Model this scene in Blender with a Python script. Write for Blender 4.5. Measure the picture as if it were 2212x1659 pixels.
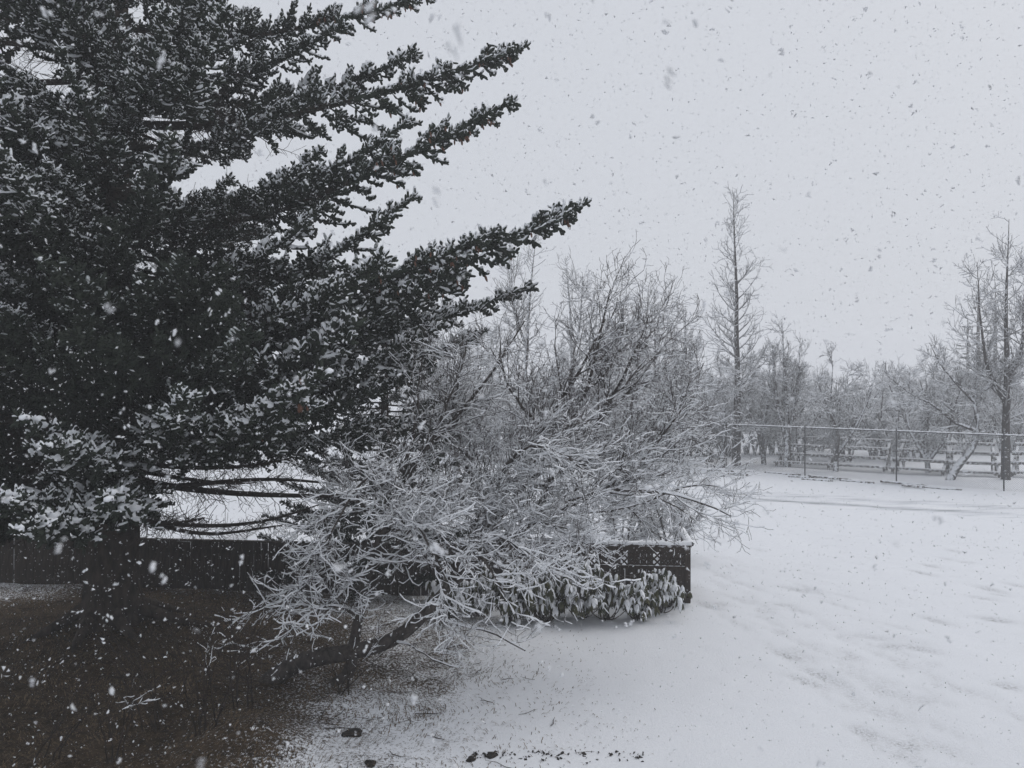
import bpy, math, random
import numpy as np
from mathutils import Vector, Matrix

SC = bpy.context.scene
for _o in list(bpy.data.objects):
    bpy.data.objects.remove(_o)
R = math.radians

# ------------------------------------------------------------------ camera, sky, sun, exposure
CAM_H = 4.5            # eye height in metres (a first-floor window)
FPX = 780.0            # focal length in pixels of a 1024 wide picture
cam_d = bpy.data.cameras.new('camera')
cam_d.sensor_width = 36.0
cam_d.lens = FPX * 36.0 / 1024.0
cam_d.clip_start = 0.05
cam_d.clip_end = 3000.0
cam_d.dof.use_dof = True
cam_d.dof.focus_distance = 19.0
cam_d.dof.aperture_fstop = 2.6
cam = bpy.data.objects.new('camera', cam_d)
cam.location = (0, 0, CAM_H)
cam.rotation_euler = (R(90), 0, 0)
SC.collection.objects.link(cam)
SC.camera = cam

SUN_EL, SUN_AZ = 48.0, 60.0     # the brighter part of the cloud, up to the right
world = bpy.data.worlds.new('World')
SC.world = world
world.use_nodes = True
wn = world.node_tree.nodes
wl = world.node_tree.links
bg = wn['Background']
sky = wn.new('ShaderNodeTexSky')
sky.sky_type = 'NISHITA'
sky.sun_disc = False
sky.sun_elevation = R(SUN_EL)
sky.sun_rotation = R(SUN_AZ)
sky.air_density = 1.0
sky.dust_density = 6.0
cloud = wn.new('ShaderNodeMix')
cloud.data_type = 'RGBA'
cloud.inputs[0].default_value = 0.94          # snow cloud hides nearly all of the clear sky
cloud.inputs[7].default_value = (6.25, 6.50, 7.02, 1)
wl.new(sky.outputs[0], cloud.inputs[6])
wl.new(cloud.outputs[2], bg.inputs[0])
bg.inputs[1].default_value = 0.1
world.cycles.sampling_method = 'NONE'    # an even cloud cover needs no importance map

sun_d = bpy.data.lights.new('sun', 'SUN')
sun_d.energy = 0.8
sun_d.angle = R(40)
sun_d.color = (1.0, 0.97, 0.93)
sun = bpy.data.objects.new('sun', sun_d)
_az = R(SUN_AZ)
_sd = Vector((math.sin(_az) * math.cos(R(SUN_EL)), math.cos(_az) * math.cos(R(SUN_EL)), math.sin(R(SUN_EL))))
sun.rotation_euler = _sd.to_track_quat('Z', 'Y').to_euler()
sun.location = _sd * 50
SC.collection.objects.link(sun)

SC.view_settings.view_transform = 'Standard'
SC.view_settings.look = 'None'
SC.view_settings.gamma = 1.0
SC.view_settings.use_curve_mapping = False
SC.view_settings.exposure = 0.05
SC.render.engine = 'CYCLES'
SC.cycles.use_denoising = True
SC.cycles.max_bounces = 4
SC.cycles.diffuse_bounces = 3
SC.cycles.volume_bounces = 1
SC.cycles.volume_step_rate = 4.0
SC.cycles.use_adaptive_sampling = True
SC.cycles.adaptive_threshold = 0.015
SC.cycles.sample_clamp_indirect = 4.0
SC.render.use_motion_blur = False

# ------------------------------------------------------------------ helpers
COL = SC.collection


def at(px, py, D):
    """photograph point (2212 wide copy) at distance D along the view axis -> world point"""
    return np.array([(px / 2.16 - 512) / FPX * D, D, CAM_H + (384 - py / 2.16) / FPX * D])


def ground_at(px, py):
    D = CAM_H * FPX / (py / 2.16 - 384)
    return np.array([(px / 2.16 - 512) / FPX * D, D, 0.0])


def nrm(v):
    return v / np.maximum(np.linalg.norm(v, axis=-1, keepdims=True), 1e-9)


class MB:
    """collects geometry for one mesh"""
    def __init__(self):
        self.v, self.q, self.t, self.qm, self.tm, self.n = [], [], [], [], [], 0

    def add(self, v, q=None, t=None, m=0):
        v = np.asarray(v, float).reshape(-1, 3)
        self.v.append(v)
        if q is not None and len(q):
            q = np.asarray(q, int).reshape(-1, 4)
            self.q.append(q + self.n)
            self.qm.append(np.full(len(q), m, int))
        if t is not None and len(t):
            t = np.asarray(t, int).reshape(-1, 3)
            self.t.append(t + self.n)
            self.tm.append(np.full(len(t), m, int))
        self.n += len(v)
        return self

    def box(self, c, s, rot=None, m=0):
        """box with centre c, full size s, optional 3x3 rotation"""
        h = np.array(s, float) / 2
        v = np.array([[x, y, z] for x in (-1, 1) for y in (-1, 1) for z in (-1, 1)], float) * h
        if rot is not None:
            v = v @ np.asarray(rot).T
        q = [[0, 1, 3, 2], [4, 6, 7, 5], [0, 4, 5, 1], [2, 3, 7, 6], [0, 2, 6, 4], [1, 5, 7, 3]]
        return self.add(v + np.array(c, float), q, m=m)

    def mesh(self, name, mats, smooth=True):
        me = bpy.data.meshes.new(name)
        V = np.concatenate(self.v) if self.v else np.zeros((0, 3))
        Q = np.concatenate(self.q) if self.q else np.zeros((0, 4), int)
        T = np.concatenate(self.t) if self.t else np.zeros((0, 3), int)
        me.vertices.add(len(V))
        me.vertices.foreach_set('co', V.astype(np.float32).ravel())
        loops = np.concatenate([Q.ravel(), T.ravel()]).astype(np.int32)
        me.loops.add(len(loops))
        me.loops.foreach_set('vertex_index', loops)
        starts = np.concatenate([np.arange(len(Q)) * 4, len(Q) * 4 + np.arange(len(T)) * 3]).astype(np.int32)
        tot = np.concatenate([np.full(len(Q), 4), np.full(len(T), 3)]).astype(np.int32)
        me.polygons.add(len(starts))
        me.polygons.foreach_set('loop_start', starts)
        me.polygons.foreach_set('loop_total', tot)
        if not isinstance(mats, (list, tuple)):
            mats = [mats]
        for m in mats:
            me.materials.append(m)
        if len(mats) > 1:
            mi = np.concatenate(self.qm + self.tm).astype(np.int32)
            me.polygons.foreach_set('material_index', mi)
        me.polygons.foreach_set('use_smooth', np.full(len(starts), smooth, bool))
        me.update(calc_edges=True)
        me.validate()
        return me


def link(name, me, parent=None, loc=None, rot=None, scale=None):
    o = bpy.data.objects.new(name, me)
    COL.objects.link(o)
    if parent is not None:
        o.parent = parent
    if loc is not None:
        o.location = loc
    if rot is not None:
        o.rotation_euler = rot
    if name in ('snow_cover', 'thin_snow', 'rail_snow', 'snow_cap'):
        o['kind'] = 'stuff'
    if scale is not None:
        o.scale = scale if hasattr(scale, '__len__') else (scale,) * 3
    return o


def tag(o, label=None, cat=None, group=None, kind=None):
    if label:
        o['label'] = label
    if cat:
        o['category'] = cat
    if group:
        o['group'] = group
    if kind:
        o['kind'] = kind
    return o


def thing(name, label, cat, loc=(0, 0, 0), rotz=0, group=None, scale=1.0):
    o = link(name, None, None, loc, (0, 0, rotz), scale)
    o.empty_display_size = 0.2
    return tag(o, label, cat, group)


def copy_tree(root, loc, rotz, scale, label, group=None):
    r = root.copy()
    COL.objects.link(r)
    r.location, r.rotation_euler, r.scale = loc, (0, 0, rotz), (scale,) * 3 if not hasattr(scale, '__len__') else scale
    r['label'] = label
    if group:
        r['group'] = group
    elif 'group' in r:
        del r['group']
    for ch in root.children:
        c = ch.copy()
        COL.objects.link(c)
        c.parent = r
    return r


def frames(P):
    T = np.gradient(P, axis=1)
    T = nrm(T)
    Z = np.zeros_like(T)
    Z[..., 2] = 1
    U = np.cross(T, Z)
    bad = np.linalg.norm(U, axis=-1) < 0.05
    U[bad] = np.array([1.0, 0, 0]) - T[bad] * T[bad][:, :1]
    U = nrm(U)
    V = np.cross(U, T)
    return T, U, V


def tubes(mb, P, Rad, S=4, m=0, rv=None, off=0.0, close=True, spin=0.0):
    """N tapered tubes: P (N,n,3) points, Rad (N,n) sideways radius, rv (N,n) upward radius, off (N,n) raise along world z"""
    P = np.asarray(P, float)
    N, n, _ = P.shape
    if N == 0:
        return
    Rad = np.broadcast_to(np.asarray(Rad, float), (N, n))
    rv = Rad if rv is None else np.broadcast_to(rv, (N, n))
    T, U, V = frames(P)
    C = P.copy()
    C[..., 2] += off
    a = np.arange(S) * 2 * math.pi / S + spin
    ring = (np.cos(a)[None, None, :, None] * V[:, :, None, :] * rv[:, :, None, None]
            + np.sin(a)[None, None, :, None] * U[:, :, None, :] * Rad[:, :, None, None])
    v = C[:, :, None, :] + ring
    idx = np.arange(N * n * S).reshape(N, n, S)
    A = idx[:, :-1, :]
    B = idx[:, 1:, :]
    q = np.stack([A, np.roll(A, -1, 2), np.roll(B, -1, 2), B], -1).reshape(-1, 4)
    mb.add(v.reshape(-1, 3), q, m=m)


def interp(P, Rad, idx, t):
    n = P.shape[1]
    f = np.clip(t, 0, 0.9999) * (n - 1)
    i = f.astype(int)
    w = (f - i)[:, None]
    p = P[idx, i] * (1 - w) + P[idx, i + 1] * w
    tan = nrm(P[idx, i + 1] - P[idx, i])
    r = Rad[idx, i] * (1 - w[:, 0]) + Rad[idx, i + 1] * w[:, 0]
    return p, tan, r


def grow(rng, P, Rad, idx, t, length, ang, n, trop=(0, 0, 0), wig=0.15, rr=0.6, rtip=0.004, rmax=1.0):
    """children branches from parents; returns (P, R)"""
    p, tan, pr = interp(P, Rad, idx, t)
    N = len(idx)
    perp = rng.normal(size=(N, 3))
    perp = nrm(perp - tan * (perp * tan).sum(1, keepdims=True))
    ang = np.broadcast_to(ang, (N,))[:, None]
    d = np.cos(ang) * tan + np.sin(ang) * perp
    out = np.zeros((N, n, 3))
    out[:, 0] = p
    step = (np.broadcast_to(length, (N,)) / (n - 1))[:, None]
    trop = np.asarray(trop, float)
    for k in range(1, n):
        d = nrm(d + rng.normal(size=(N, 3)) * wig + trop)
        p = p + d * step
        out[:, k] = p
    r0 = np.minimum(pr * rr, rmax)
    f = np.linspace(0, 1, n)[None, :]
    rad = r0[:, None] * (1 - f) + np.minimum(rtip, r0)[:, None] * f
    return out, rad


def pick(rng, P, count, t0=0.2, t1=1.0, power=1.0):
    ln = np.linalg.norm(np.diff(P, axis=1), axis=2).sum(1)
    w = ln ** power
    idx = rng.choice(len(P), count, p=w / w.sum())
    t = rng.uniform(t0, t1, count)
    return idx, t


def snow_on(mb, rng, P, Rad, S=4, m=0, wide=1.25, tall=1.0, base=0.004, prob=1.0, minh=0.3):
    """a ridge of settled snow along the upper side of branches"""
    keep = rng.random(len(P)) < prob
    P, Rad = P[keep], Rad[keep]
    if not len(P):
        return
    T, U, V = frames(P)
    h = np.sqrt(np.clip(1 - T[..., 2] ** 2, 0, 1))
    h = np.clip((h - minh) / (1 - minh), 0, 1) ** 0.7
    lump = np.where(rng.random(h.shape) < 0.16, 0.2, rng.uniform(0.6, 1.45, h.shape))
    rw = (Rad * wide + base) * h * lump
    rh = (Rad * 0.6 * tall + base * 1.3) * h * lump
    tubes(mb, P, rw, S, m, rv=rh, off=(Rad * 0.75 + base * 0.5) * h)


def smooth(a, b, x):
    t = np.clip((x - a) / (b - a), 0, 1)
    return t * t * (3 - 2 * t)


_NT = np.random.default_rng(5).random((256, 256))


def vnoise(x, y):
    xi = np.floor(x).astype(int)
    yi = np.floor(y).astype(int)
    fx = x - xi
    fy = y - yi
    fx = fx * fx * (3 - 2 * fx)
    fy = fy * fy * (3 - 2 * fy)
    g = lambda i, j: _NT[i % 256, j % 256]
    return (g(xi, yi) * (1 - fx) + g(xi + 1, yi) * fx) * (1 - fy) + (g(xi, yi + 1) * (1 - fx) + g(xi + 1, yi + 1) * fx) * fy


# ------------------------------------------------------------------ materials
def new_mat(name):
    m = bpy.data.materials.new(name)
    m.use_nodes = True
    nt = m.node_tree
    return m, nt.nodes, nt.links, nt.nodes['Principled BSDF']


def noise_node(n, l, scale, detail=4.0, rough=0.6, coord='Object', vec_scale=None):
    tc = n.new('ShaderNodeTexCoord')
    nz = n.new('ShaderNodeTexNoise')
    nz.inputs['Scale'].default_value = scale
    nz.inputs['Detail'].default_value = detail
    nz.inputs['Roughness'].default_value = rough
    if vec_scale:
        mp = n.new('ShaderNodeMapping')
        mp.inputs['Scale'].default_value = vec_scale
        l.new(tc.outputs[coord], mp.inputs[0])
        l.new(mp.outputs[0], nz.inputs['Vector'])
    else:
        l.new(tc.outputs[coord], nz.inputs['Vector'])
    return nz


def ramp(n, l, src, stops):
    r = n.new('ShaderNodeValToRGB')
    r.color_ramp.elements[0].position = stops[0][0]
    r.color_ramp.elements[0].color = (*stops[0][1], 1)
    r.color_ramp.elements[1].position = stops[-1][0]
    r.color_ramp.elements[1].color = (*stops[-1][1], 1)
    for p, c in stops[1:-1]:
        e = r.color_ramp.elements.new(p)
        e.color = (*c, 1)
    l.new(src, r.inputs[0])
    return r


def simple_mat(name, c0, c1, scale=8.0, rough=0.85, bump=0.0, vec_scale=None, detail=5.0, lo=0.35, hi=0.65):
    m, n, l, b = new_mat(name)
    nz = noise_node(n, l, scale, detail, 0.6, vec_scale=vec_scale)
    r = ramp(n, l, nz.outputs[0], [(lo, c0), (hi, c1)])
    l.new(r.outputs[0], b.inputs['Base Color'])
    b.inputs['Roughness'].default_value = rough
    b.inputs['Specular IOR Level'].default_value = 0.25
    if bump:
        bp = n.new('ShaderNodeBump')
        bp.inputs['Strength'].default_value = bump
        bp.inputs['Distance'].default_value = 0.02
        l.new(nz.outputs[0], bp.inputs['Height'])
        l.new(bp.outputs[0], b.inputs['Normal'])
    return m


def snowy_mat(name, c0, c1, scale, snow_lo, snow_hi, vec_scale=None, side=None, rough=0.9):
    """bark or wood with snow stuck to it: upward or windward faces, broken up by noise"""
    m, n, l, b = new_mat(name)
    nz = noise_node(n, l, scale, 5, 0.65, vec_scale=vec_scale)
    r = ramp(n, l, nz.outputs[0], [(0.35, c0), (0.65, c1)])
    geo = n.new('ShaderNodeNewGeometry')
    dot = n.new('ShaderNodeVectorMath')
    dot.operation = 'DOT_PRODUCT'
    dot.inputs[1].default_value = side or (0, 0, 1)
    l.new(geo.outputs['Normal'], dot.inputs[0])
    n2 = noise_node(n, l, 9.0, 4, 0.7)
    add = n.new('ShaderNodeMath')
    add.operation = 'MULTIPLY_ADD'
    add.inputs[1].default_value = 1.6
    l.new(n2.outputs[0], add.inputs[0])
    l.new(dot.outputs['Value'], add.inputs[2])
    mr = n.new('ShaderNodeMapRange')
    mr.inputs[1].default_value = snow_lo
    mr.inputs[2].default_value = snow_hi
    l.new(add.outputs[0], mr.inputs[0])
    mix = n.new('ShaderNodeMix')
    mix.data_type = 'RGBA'
    mix.inputs[7].default_value = (0.80, 0.82, 0.85, 1)
    l.new(mr.outputs[0], mix.inputs[0])
    l.new(r.outputs[0], mix.inputs[6])
    l.new(mix.outputs[2], b.inputs['Base Color'])
    b.inputs['Roughness'].default_value = rough
    b.inputs['Specular IOR Level'].default_value = 0.2
    return m


M = {}
m_, n_, l_, b_ = new_mat('settled_snow')
nz = noise_node(n_, l_, 14.0, 5, 0.6)
rp = ramp(n_, l_, nz.outputs[0], [(0.3, (0.80, 0.82, 0.85)), (0.7, (0.88, 0.89, 0.91))])
l_.new(rp.outputs[0], b_.inputs['Base Color'])
b_.inputs['Roughness'].default_value = 0.9
b_.inputs['Specular IOR Level'].default_value = 0.15
bp = n_.new('ShaderNodeBump')
bp.inputs['Strength'].default_value = 0.5
bp.inputs['Distance'].default_value = 0.02
l_.new(nz.outputs[0], bp.inputs['Height'])
l_.new(bp.outputs[0], b_.inputs['Normal'])
M['snow'] = m_

# thin wet snow between needles: greyer, green shows through
m_, n_, l_, b_ = new_mat('needle_snow')
nz = noise_node(n_, l_, 30.0, 4, 0.7)
rp = ramp(n_, l_, nz.outputs[0], [(0.32, (0.05, 0.06, 0.05)), (0.50, (0.42, 0.45, 0.45)), (0.66, (0.74, 0.76, 0.78))])
l_.new(rp.outputs[0], b_.inputs['Base Color'])
b_.inputs['Roughness'].default_value = 0.9
b_.inputs['Specular IOR Level'].default_value = 0.15
M['needle_snow'] = m_

M['needle'] = simple_mat('spruce_needles', (0.009, 0.014, 0.010), (0.034, 0.043, 0.030), 6.0, 0.8)
M['spruce_bark'] = simple_mat('spruce_bark', (0.020, 0.016, 0.013), (0.065, 0.052, 0.043), 10.0, 0.95, 0.8, (1, 1, 0.35))
M['dead_twig'] = simple_mat('dead_twigs', (0.018, 0.014, 0.011), (0.05, 0.038, 0.03), 7.0, 0.95)
M['cone'] = simple_mat('spruce_cones', (0.09, 0.045, 0.03), (0.19, 0.10, 0.07), 60.0, 0.8)
M['bark'] = simple_mat('smooth_bark', (0.030, 0.026, 0.024), (0.085, 0.072, 0.064), 14.0, 0.9, 0.4, (1, 1, 0.6))
M['twig'] = simple_mat('thin_twigs', (0.040, 0.036, 0.036), (0.12, 0.105, 0.10), 5.0, 0.9)
M['tall_bark'] = snowy_mat('dark_flecked_bark', (0.026, 0.023, 0.022), (0.07, 0.06, 0.055), 8.0, 1.36, 1.46, side=(-0.25, -0.35, 0.4))
M['hazy_frost_twig'] = simple_mat('hazy_frost_twigs', (0.10, 0.097, 0.098), (0.34, 0.335, 0.335), 3.0, 0.9)  # frost on the twigs, paled further to put distance haze into the colour
M['far_bark'] = snowy_mat('snow_flecked_bark', (0.030, 0.027, 0.026), (0.085, 0.075, 0.070), 8.0, 1.10, 1.24, side=(-0.25, -0.35, 0.4))
M['wood'] = snowy_mat('stained_boards', (0.028, 0.021, 0.017), (0.066, 0.049, 0.040), 6.0, 1.5, 1.62, (6, 6, 0.7))
M['dark_wood'] = simple_mat('weathered_boards', (0.022, 0.018, 0.015), (0.060, 0.047, 0.038), 6.0, 0.95, 0.3, (6, 6, 0.7))
M['bleacher_wood'] = snowy_mat('grey_timber', (0.06, 0.055, 0.05), (0.13, 0.118, 0.105), 5.0, 1.22, 1.36, (0.6, 6, 6), side=(-0.2, -0.4, 0.5))
M['steel'] = simple_mat('dull_steel', (0.035, 0.036, 0.038), (0.075, 0.078, 0.082), 12.0, 0.6)
M['wire'] = simple_mat('galvanised_wire', (0.20, 0.205, 0.21), (0.34, 0.35, 0.36), 12.0, 0.55)
M['leaf'] = simple_mat('leathery_leaves', (0.022, 0.030, 0.016), (0.095, 0.090, 0.042), 5.0, 0.55)
M['grass'] = simple_mat('dead_grass', (0.024, 0.016, 0.009), (0.25, 0.18, 0.11), 26.0, 0.9, lo=0.38, hi=0.68)
M['soil'] = simple_mat('wet_soil', (0.010, 0.009, 0.008), (0.035, 0.028, 0.023), 20.0, 0.9, 0.5)

# ------------------------------------------------------------------ ground
SPRUCE = np.array([-7.06, 13.8])
BARE_C = np.array([-7.6, 11.2])


def bare_mask(x, y):
    """1 under the spruce and along the house bank where no snow has settled"""
    d = np.hypot((x - BARE_C[0]) / 1.0, (y - BARE_C[1]) / 1.0)
    d = d + (vnoise(x * 0.9 + 7, y * 0.9) - 0.5) * 1.6 + (vnoise(x * 2.7, y * 2.7 + 3) - 0.5) * 0.8
    d = np.where(x < -7.6, d * 0.75, d)
    d = np.where(y > 11.2, d - 0.22 * (y - 11.2), d)
    far_left = smooth(15.3, 16.6, y) * (1 - smooth(-10.0, -8.6, x))
    return (1 - smooth(2.8, 9.8, d)) * (1 - 0.35 * far_left)


PRINTS = []
rngp = np.random.default_rng(12)
for px, py in ((2060, 1190), (2085, 1212), (2140, 1272), (2160, 1285), (2195, 1262), (2150, 1337), (2175, 1482), (2120, 1292),
               (2020, 1338), (1925, 1392), (2010, 1222), (1720, 1275), (1690, 1305), (1555, 1305), (1880, 1372), (1985, 1400),
               (1768, 1455), (1740, 1470), (1700, 1415), (1890, 1580), (1860, 1570), (1960, 1600), (1990, 1238), (2045, 1205), (1530, 1310)):
    g = ground_at(px, py)
    PRINTS.append((g[0], g[1], rngp.uniform(0.16, 0.36), rngp.uniform(0.08, 0.12), rngp.uniform(-1.2, -0.5), rngp.uniform(0.5, 0.95)))
for k in range(130):
    f = rngp.random()
    px = 1480 + f * 560 + rngp.normal() * 70
    py = 1215 + f * 330 + rngp.normal() * 60
    g = ground_at(px, min(py, 1655))
    PRINTS.append((g[0], g[1], rngp.uniform(0.12, 0.5), rngp.uniform(0.06, 0.10), rngp.uniform(-1.45, -0.9), rngp.uniform(0.12, 0.5)))


def axis_coords(lo, hi, step, far0, far1):
    c = list(np.arange(lo, hi + 1e-6, step))
    s, p = step, hi
    while p < far1:
        s *= 1.35
        p += s
        c.append(min(p, far1))
    s, p = step, lo
    left = []
    while p > far0:
        s *= 1.35
        p -= s
        left.append(max(p, far0))
    return np.array(left[::-1] + c)


gx = axis_coords(-12.0, 24.0, 0.12, -230.0, 230.0)
gy = axis_coords(7.5, 36.0, 0.12, -40.0, 300.0)
X, Y = np.meshgrid(gx, gy)
near = 1 - smooth(40, 90, np.hypot(X - 5, Y - 20))
H = ((vnoise(X * 0.22, Y * 0.22) - 0.5) * 0.14 + (vnoise(X * 0.8 + 9, Y * 0.8) - 0.5) * 0.05
     + (vnoise(X * 3.1, Y * 3.1 + 5) - 0.5) * 0.018 + (vnoise(X * 8, Y * 8) - 0.5) * 0.014) * near
bare = bare_mask(X, Y)
H -= bare * 0.03
H += bare * (vnoise(X * 2.2 + 40, Y * 2.2) - 0.4) * 0.10
wet = np.zeros_like(X)
for (x0, y0, a, b, ang, dep) in PRINTS:
    dx, dy = X - x0, Y - y0
    u = dx * math.cos(ang) + dy * math.sin(ang)
    v = -dx * math.sin(ang) + dy * math.cos(ang)
    e = np.exp(-((u / a) ** 2 + (v / b) ** 2))
    H -= e * 0.035 * dep
    wet = np.maximum(wet, e * dep)
# shallow root mound at the spruce foot and hummocks in the bank
H += 0.28 * np.exp(-(((X - SPRUCE[0]) ** 2 + (Y - SPRUCE[1]) ** 2) / 1.6 ** 2))
H += 0.30 * np.exp(-(((X + 3.3) ** 2 + (Y - 9.6) ** 2) / 0.8 ** 2)) + 0.2 * np.exp(-(((X + 4.4) ** 2 + (Y - 10.6) ** 2) / 0.9 ** 2))
# faint sunken drive by the wire fence
nx, ny = len(gx), len(gy)
mb = MB()
ii = np.arange(nx * ny).reshape(ny, nx)
q = np.stack([ii[:-1, :-1], ii[:-1, 1:], ii[1:, 1:], ii[1:, :-1]], -1).reshape(-1, 4)
mb.add(np.stack([X, Y, H], -1).reshape(-1, 3), q)
m_, n_, l_, b_ = new_mat('snowy_ground')
at_b = n_.new('ShaderNodeAttribute')
at_b.attribute_name = 'bare'
at_w = n_.new('ShaderNodeAttribute')
at_w.attribute_name = 'wet'
nf = noise_node(n_, l_, 26.0, 6, 0.75)
nm = noise_node(n_, l_, 5.0, 5, 0.65)
# grass shows where bare + noise passes a threshold
ad = n_.new('ShaderNodeMath')
ad.operation = 'MULTIPLY_ADD'
ad.inputs[1].default_value = 2.2
l_.new(nf.outputs[0], ad.inputs[0])
l_.new(at_b.outputs['Fac'], ad.inputs[2])
ad2 = n_.new('ShaderNodeMath')
ad2.operation = 'MULTIPLY_ADD'
ad2.inputs[1].default_value = 0.35
l_.new(nm.outputs[0], ad2.inputs[0])
l_.new(ad.outputs[0], ad2.inputs[2])
mrb = n_.new('ShaderNodeMapRange')
mrb.inputs[1].default_value = 1.80
mrb.inputs[2].default_value = 2.02
l_.new(ad2.outputs[0], mrb.inputs[0])
gr = ramp(n_, l_, nm.outputs[0], [(0.3, (0.018, 0.012, 0.007)), (0.5, (0.046, 0.032, 0.019)), (0.7, (0.085, 0.060, 0.037))])
sn = ramp(n_, l_, nf.outputs[0], [(0.25, (0.79, 0.81, 0.85)), (0.75, (0.87, 0.885, 0.91))])
mixw = n_.new('ShaderNodeMix')
mixw.data_type = 'RGBA'
wm = n_.new('ShaderNodeMath')
wm.operation = 'MULTIPLY'
l_.new(at_w.outputs['Fac'], wm.inputs[0])
wr = n_.new('ShaderNodeMapRange')
wr.inputs[1].default_value = 0.42
wr.inputs[2].default_value = 0.62
l_.new(nf.outputs[0], wr.inputs[0])
l_.new(wr.outputs[0], wm.inputs[1])
l_.new(wm.outputs[0], mixw.inputs[0])
l_.new(sn.outputs[0], mixw.inputs[6])
mixw.inputs[7].default_value = (0.14, 0.135, 0.13, 1)
mixg = n_.new('ShaderNodeMix')
mixg.data_type = 'RGBA'
l_.new(mrb.outputs[0], mixg.inputs[0])
l_.new(mixw.outputs[2], mixg.inputs[6])
l_.new(gr.outputs[0], mixg.inputs[7])
l_.new(mixg.outputs[2], b_.inputs['Base Color'])
b_.inputs['Roughness'].default_value = 0.9
b_.inputs['Specular IOR Level'].default_value = 0.12
bp = n_.new('ShaderNodeBump')
bp.inputs['Strength'].default_value = 0.6
bp.inputs['Distance'].default_value = 0.03
l_.new(nf.outputs[0], bp.inputs['Height'])
l_.new(bp.outputs[0], b_.inputs['Normal'])
M['ground'] = m_
gme = mb.mesh('ground', M['ground'])
for nm_, arr in (('bare', bare), ('wet', wet)):
    a = gme.attributes.new(nm_, 'FLOAT', 'POINT')
    a.data.foreach_set('value', arr.astype(np.float32).ravel())
tag(link('ground', gme), kind='structure')


def ground_z(x, y):
    x = np.asarray(x, float)
    y = np.asarray(y, float)
    j = np.clip(np.searchsorted(gx, x) - 1, 0, nx - 2)
    i = np.clip(np.searchsorted(gy, y) - 1, 0, ny - 2)
    fx = (x - gx[j]) / (gx[j + 1] - gx[j])
    fy = (y - gy[i]) / (gy[i + 1] - gy[i])
    return (H[i, j] * (1 - fx) + H[i, j + 1] * fx) * (1 - fy) + (H[i + 1, j] * (1 - fx) + H[i + 1, j + 1] * fx) * fy


# drive: a strip of slush along the wire fence
m_, n_, l_, b_ = new_mat('slush')
nz = noise_node(n_, l_, 1.0, 6, 0.65, vec_scale=(0.42, 2.3, 1))
n3 = noise_node(n_, l_, 18.0, 4, 0.7)
ma = n_.new('ShaderNodeMath')
ma.operation = 'MULTIPLY_ADD'
ma.inputs[1].default_value = 0.25
l_.new(n3.outputs[0], ma.inputs[0])
l_.new(nz.outputs[0], ma.inputs[2])
at_e = n_.new('ShaderNodeAttribute')
at_e.attribute_name = 'track'
ms = n_.new('ShaderNodeMath')
ms.operation = 'MULTIPLY_ADD'
ms.inputs[1].default_value = -0.30
l_.new(at_e.outputs['Fac'], ms.inputs[0])
l_.new(ma.outputs[0], ms.inputs[2])
rp = ramp(n_, l_, ms.outputs[0], [(0.26, (0.23, 0.24, 0.26)), (0.38, (0.52, 0.54, 0.57)), (0.50, (0.72, 0.74, 0.78)), (0.66, (0.84, 0.855, 0.88))])
l_.new(rp.outputs[0], b_.inputs['Base Color'])
b_.inputs['Roughness'].default_value = 0.7
M['slush'] = m_
d0, d1 = np.array([-30.0, 50.0]), np.array([46.0, 15.0])
dv = nrm(d1 - d0)
dn = np.array([-dv[1], dv[0]])
su = np.linspace(0, np.linalg.norm(d1 - d0), 420)
sw = np.linspace(-1.9, 1.9, 26)
SU, SW = np.meshgrid(su, sw)
bend = 0.5 * np.sin(SU * 0.11)
DX = d0[0] + dv[0] * SU + dn[0] * (SW + bend)
DY = d0[1] + dv[1] * SU + dn[1] * (SW + bend)
edge = np.abs(SW) / 1.9 + (vnoise(SU * 0.7, SW * 0.9) - 0.5) * 0.35
DZ = ground_z(DX, DY) + 0.012 - 0.05 * smooth(0.82, 1.0, edge)
trk = (0.35 * vnoise(SU * 0.3 + 4, SW * 1.1) + np.exp(-((np.abs(SW) - 0.9) / 0.4) ** 2) * (0.1 + 1.2 * vnoise(SU * 0.22, SW * 0.7) ** 1.5)) * (1 - smooth(0.75, 1.0, edge))
ii = np.arange(DX.size).reshape(DX.shape)
mb = MB()
mb.add(np.stack([DX, DY, DZ], -1).reshape(-1, 3), np.stack([ii[:-1, :-1], ii[:-1, 1:], ii[1:, 1:], ii[1:, :-1]], -1).reshape(-1, 4))
dme = mb.mesh('drive', M['slush'])
a = dme.attributes.new('track', 'FLOAT', 'POINT')
a.data.foreach_set('value', trk.astype(np.float32).ravel())
tag(link('driveway_path', dme), kind='structure')

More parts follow.
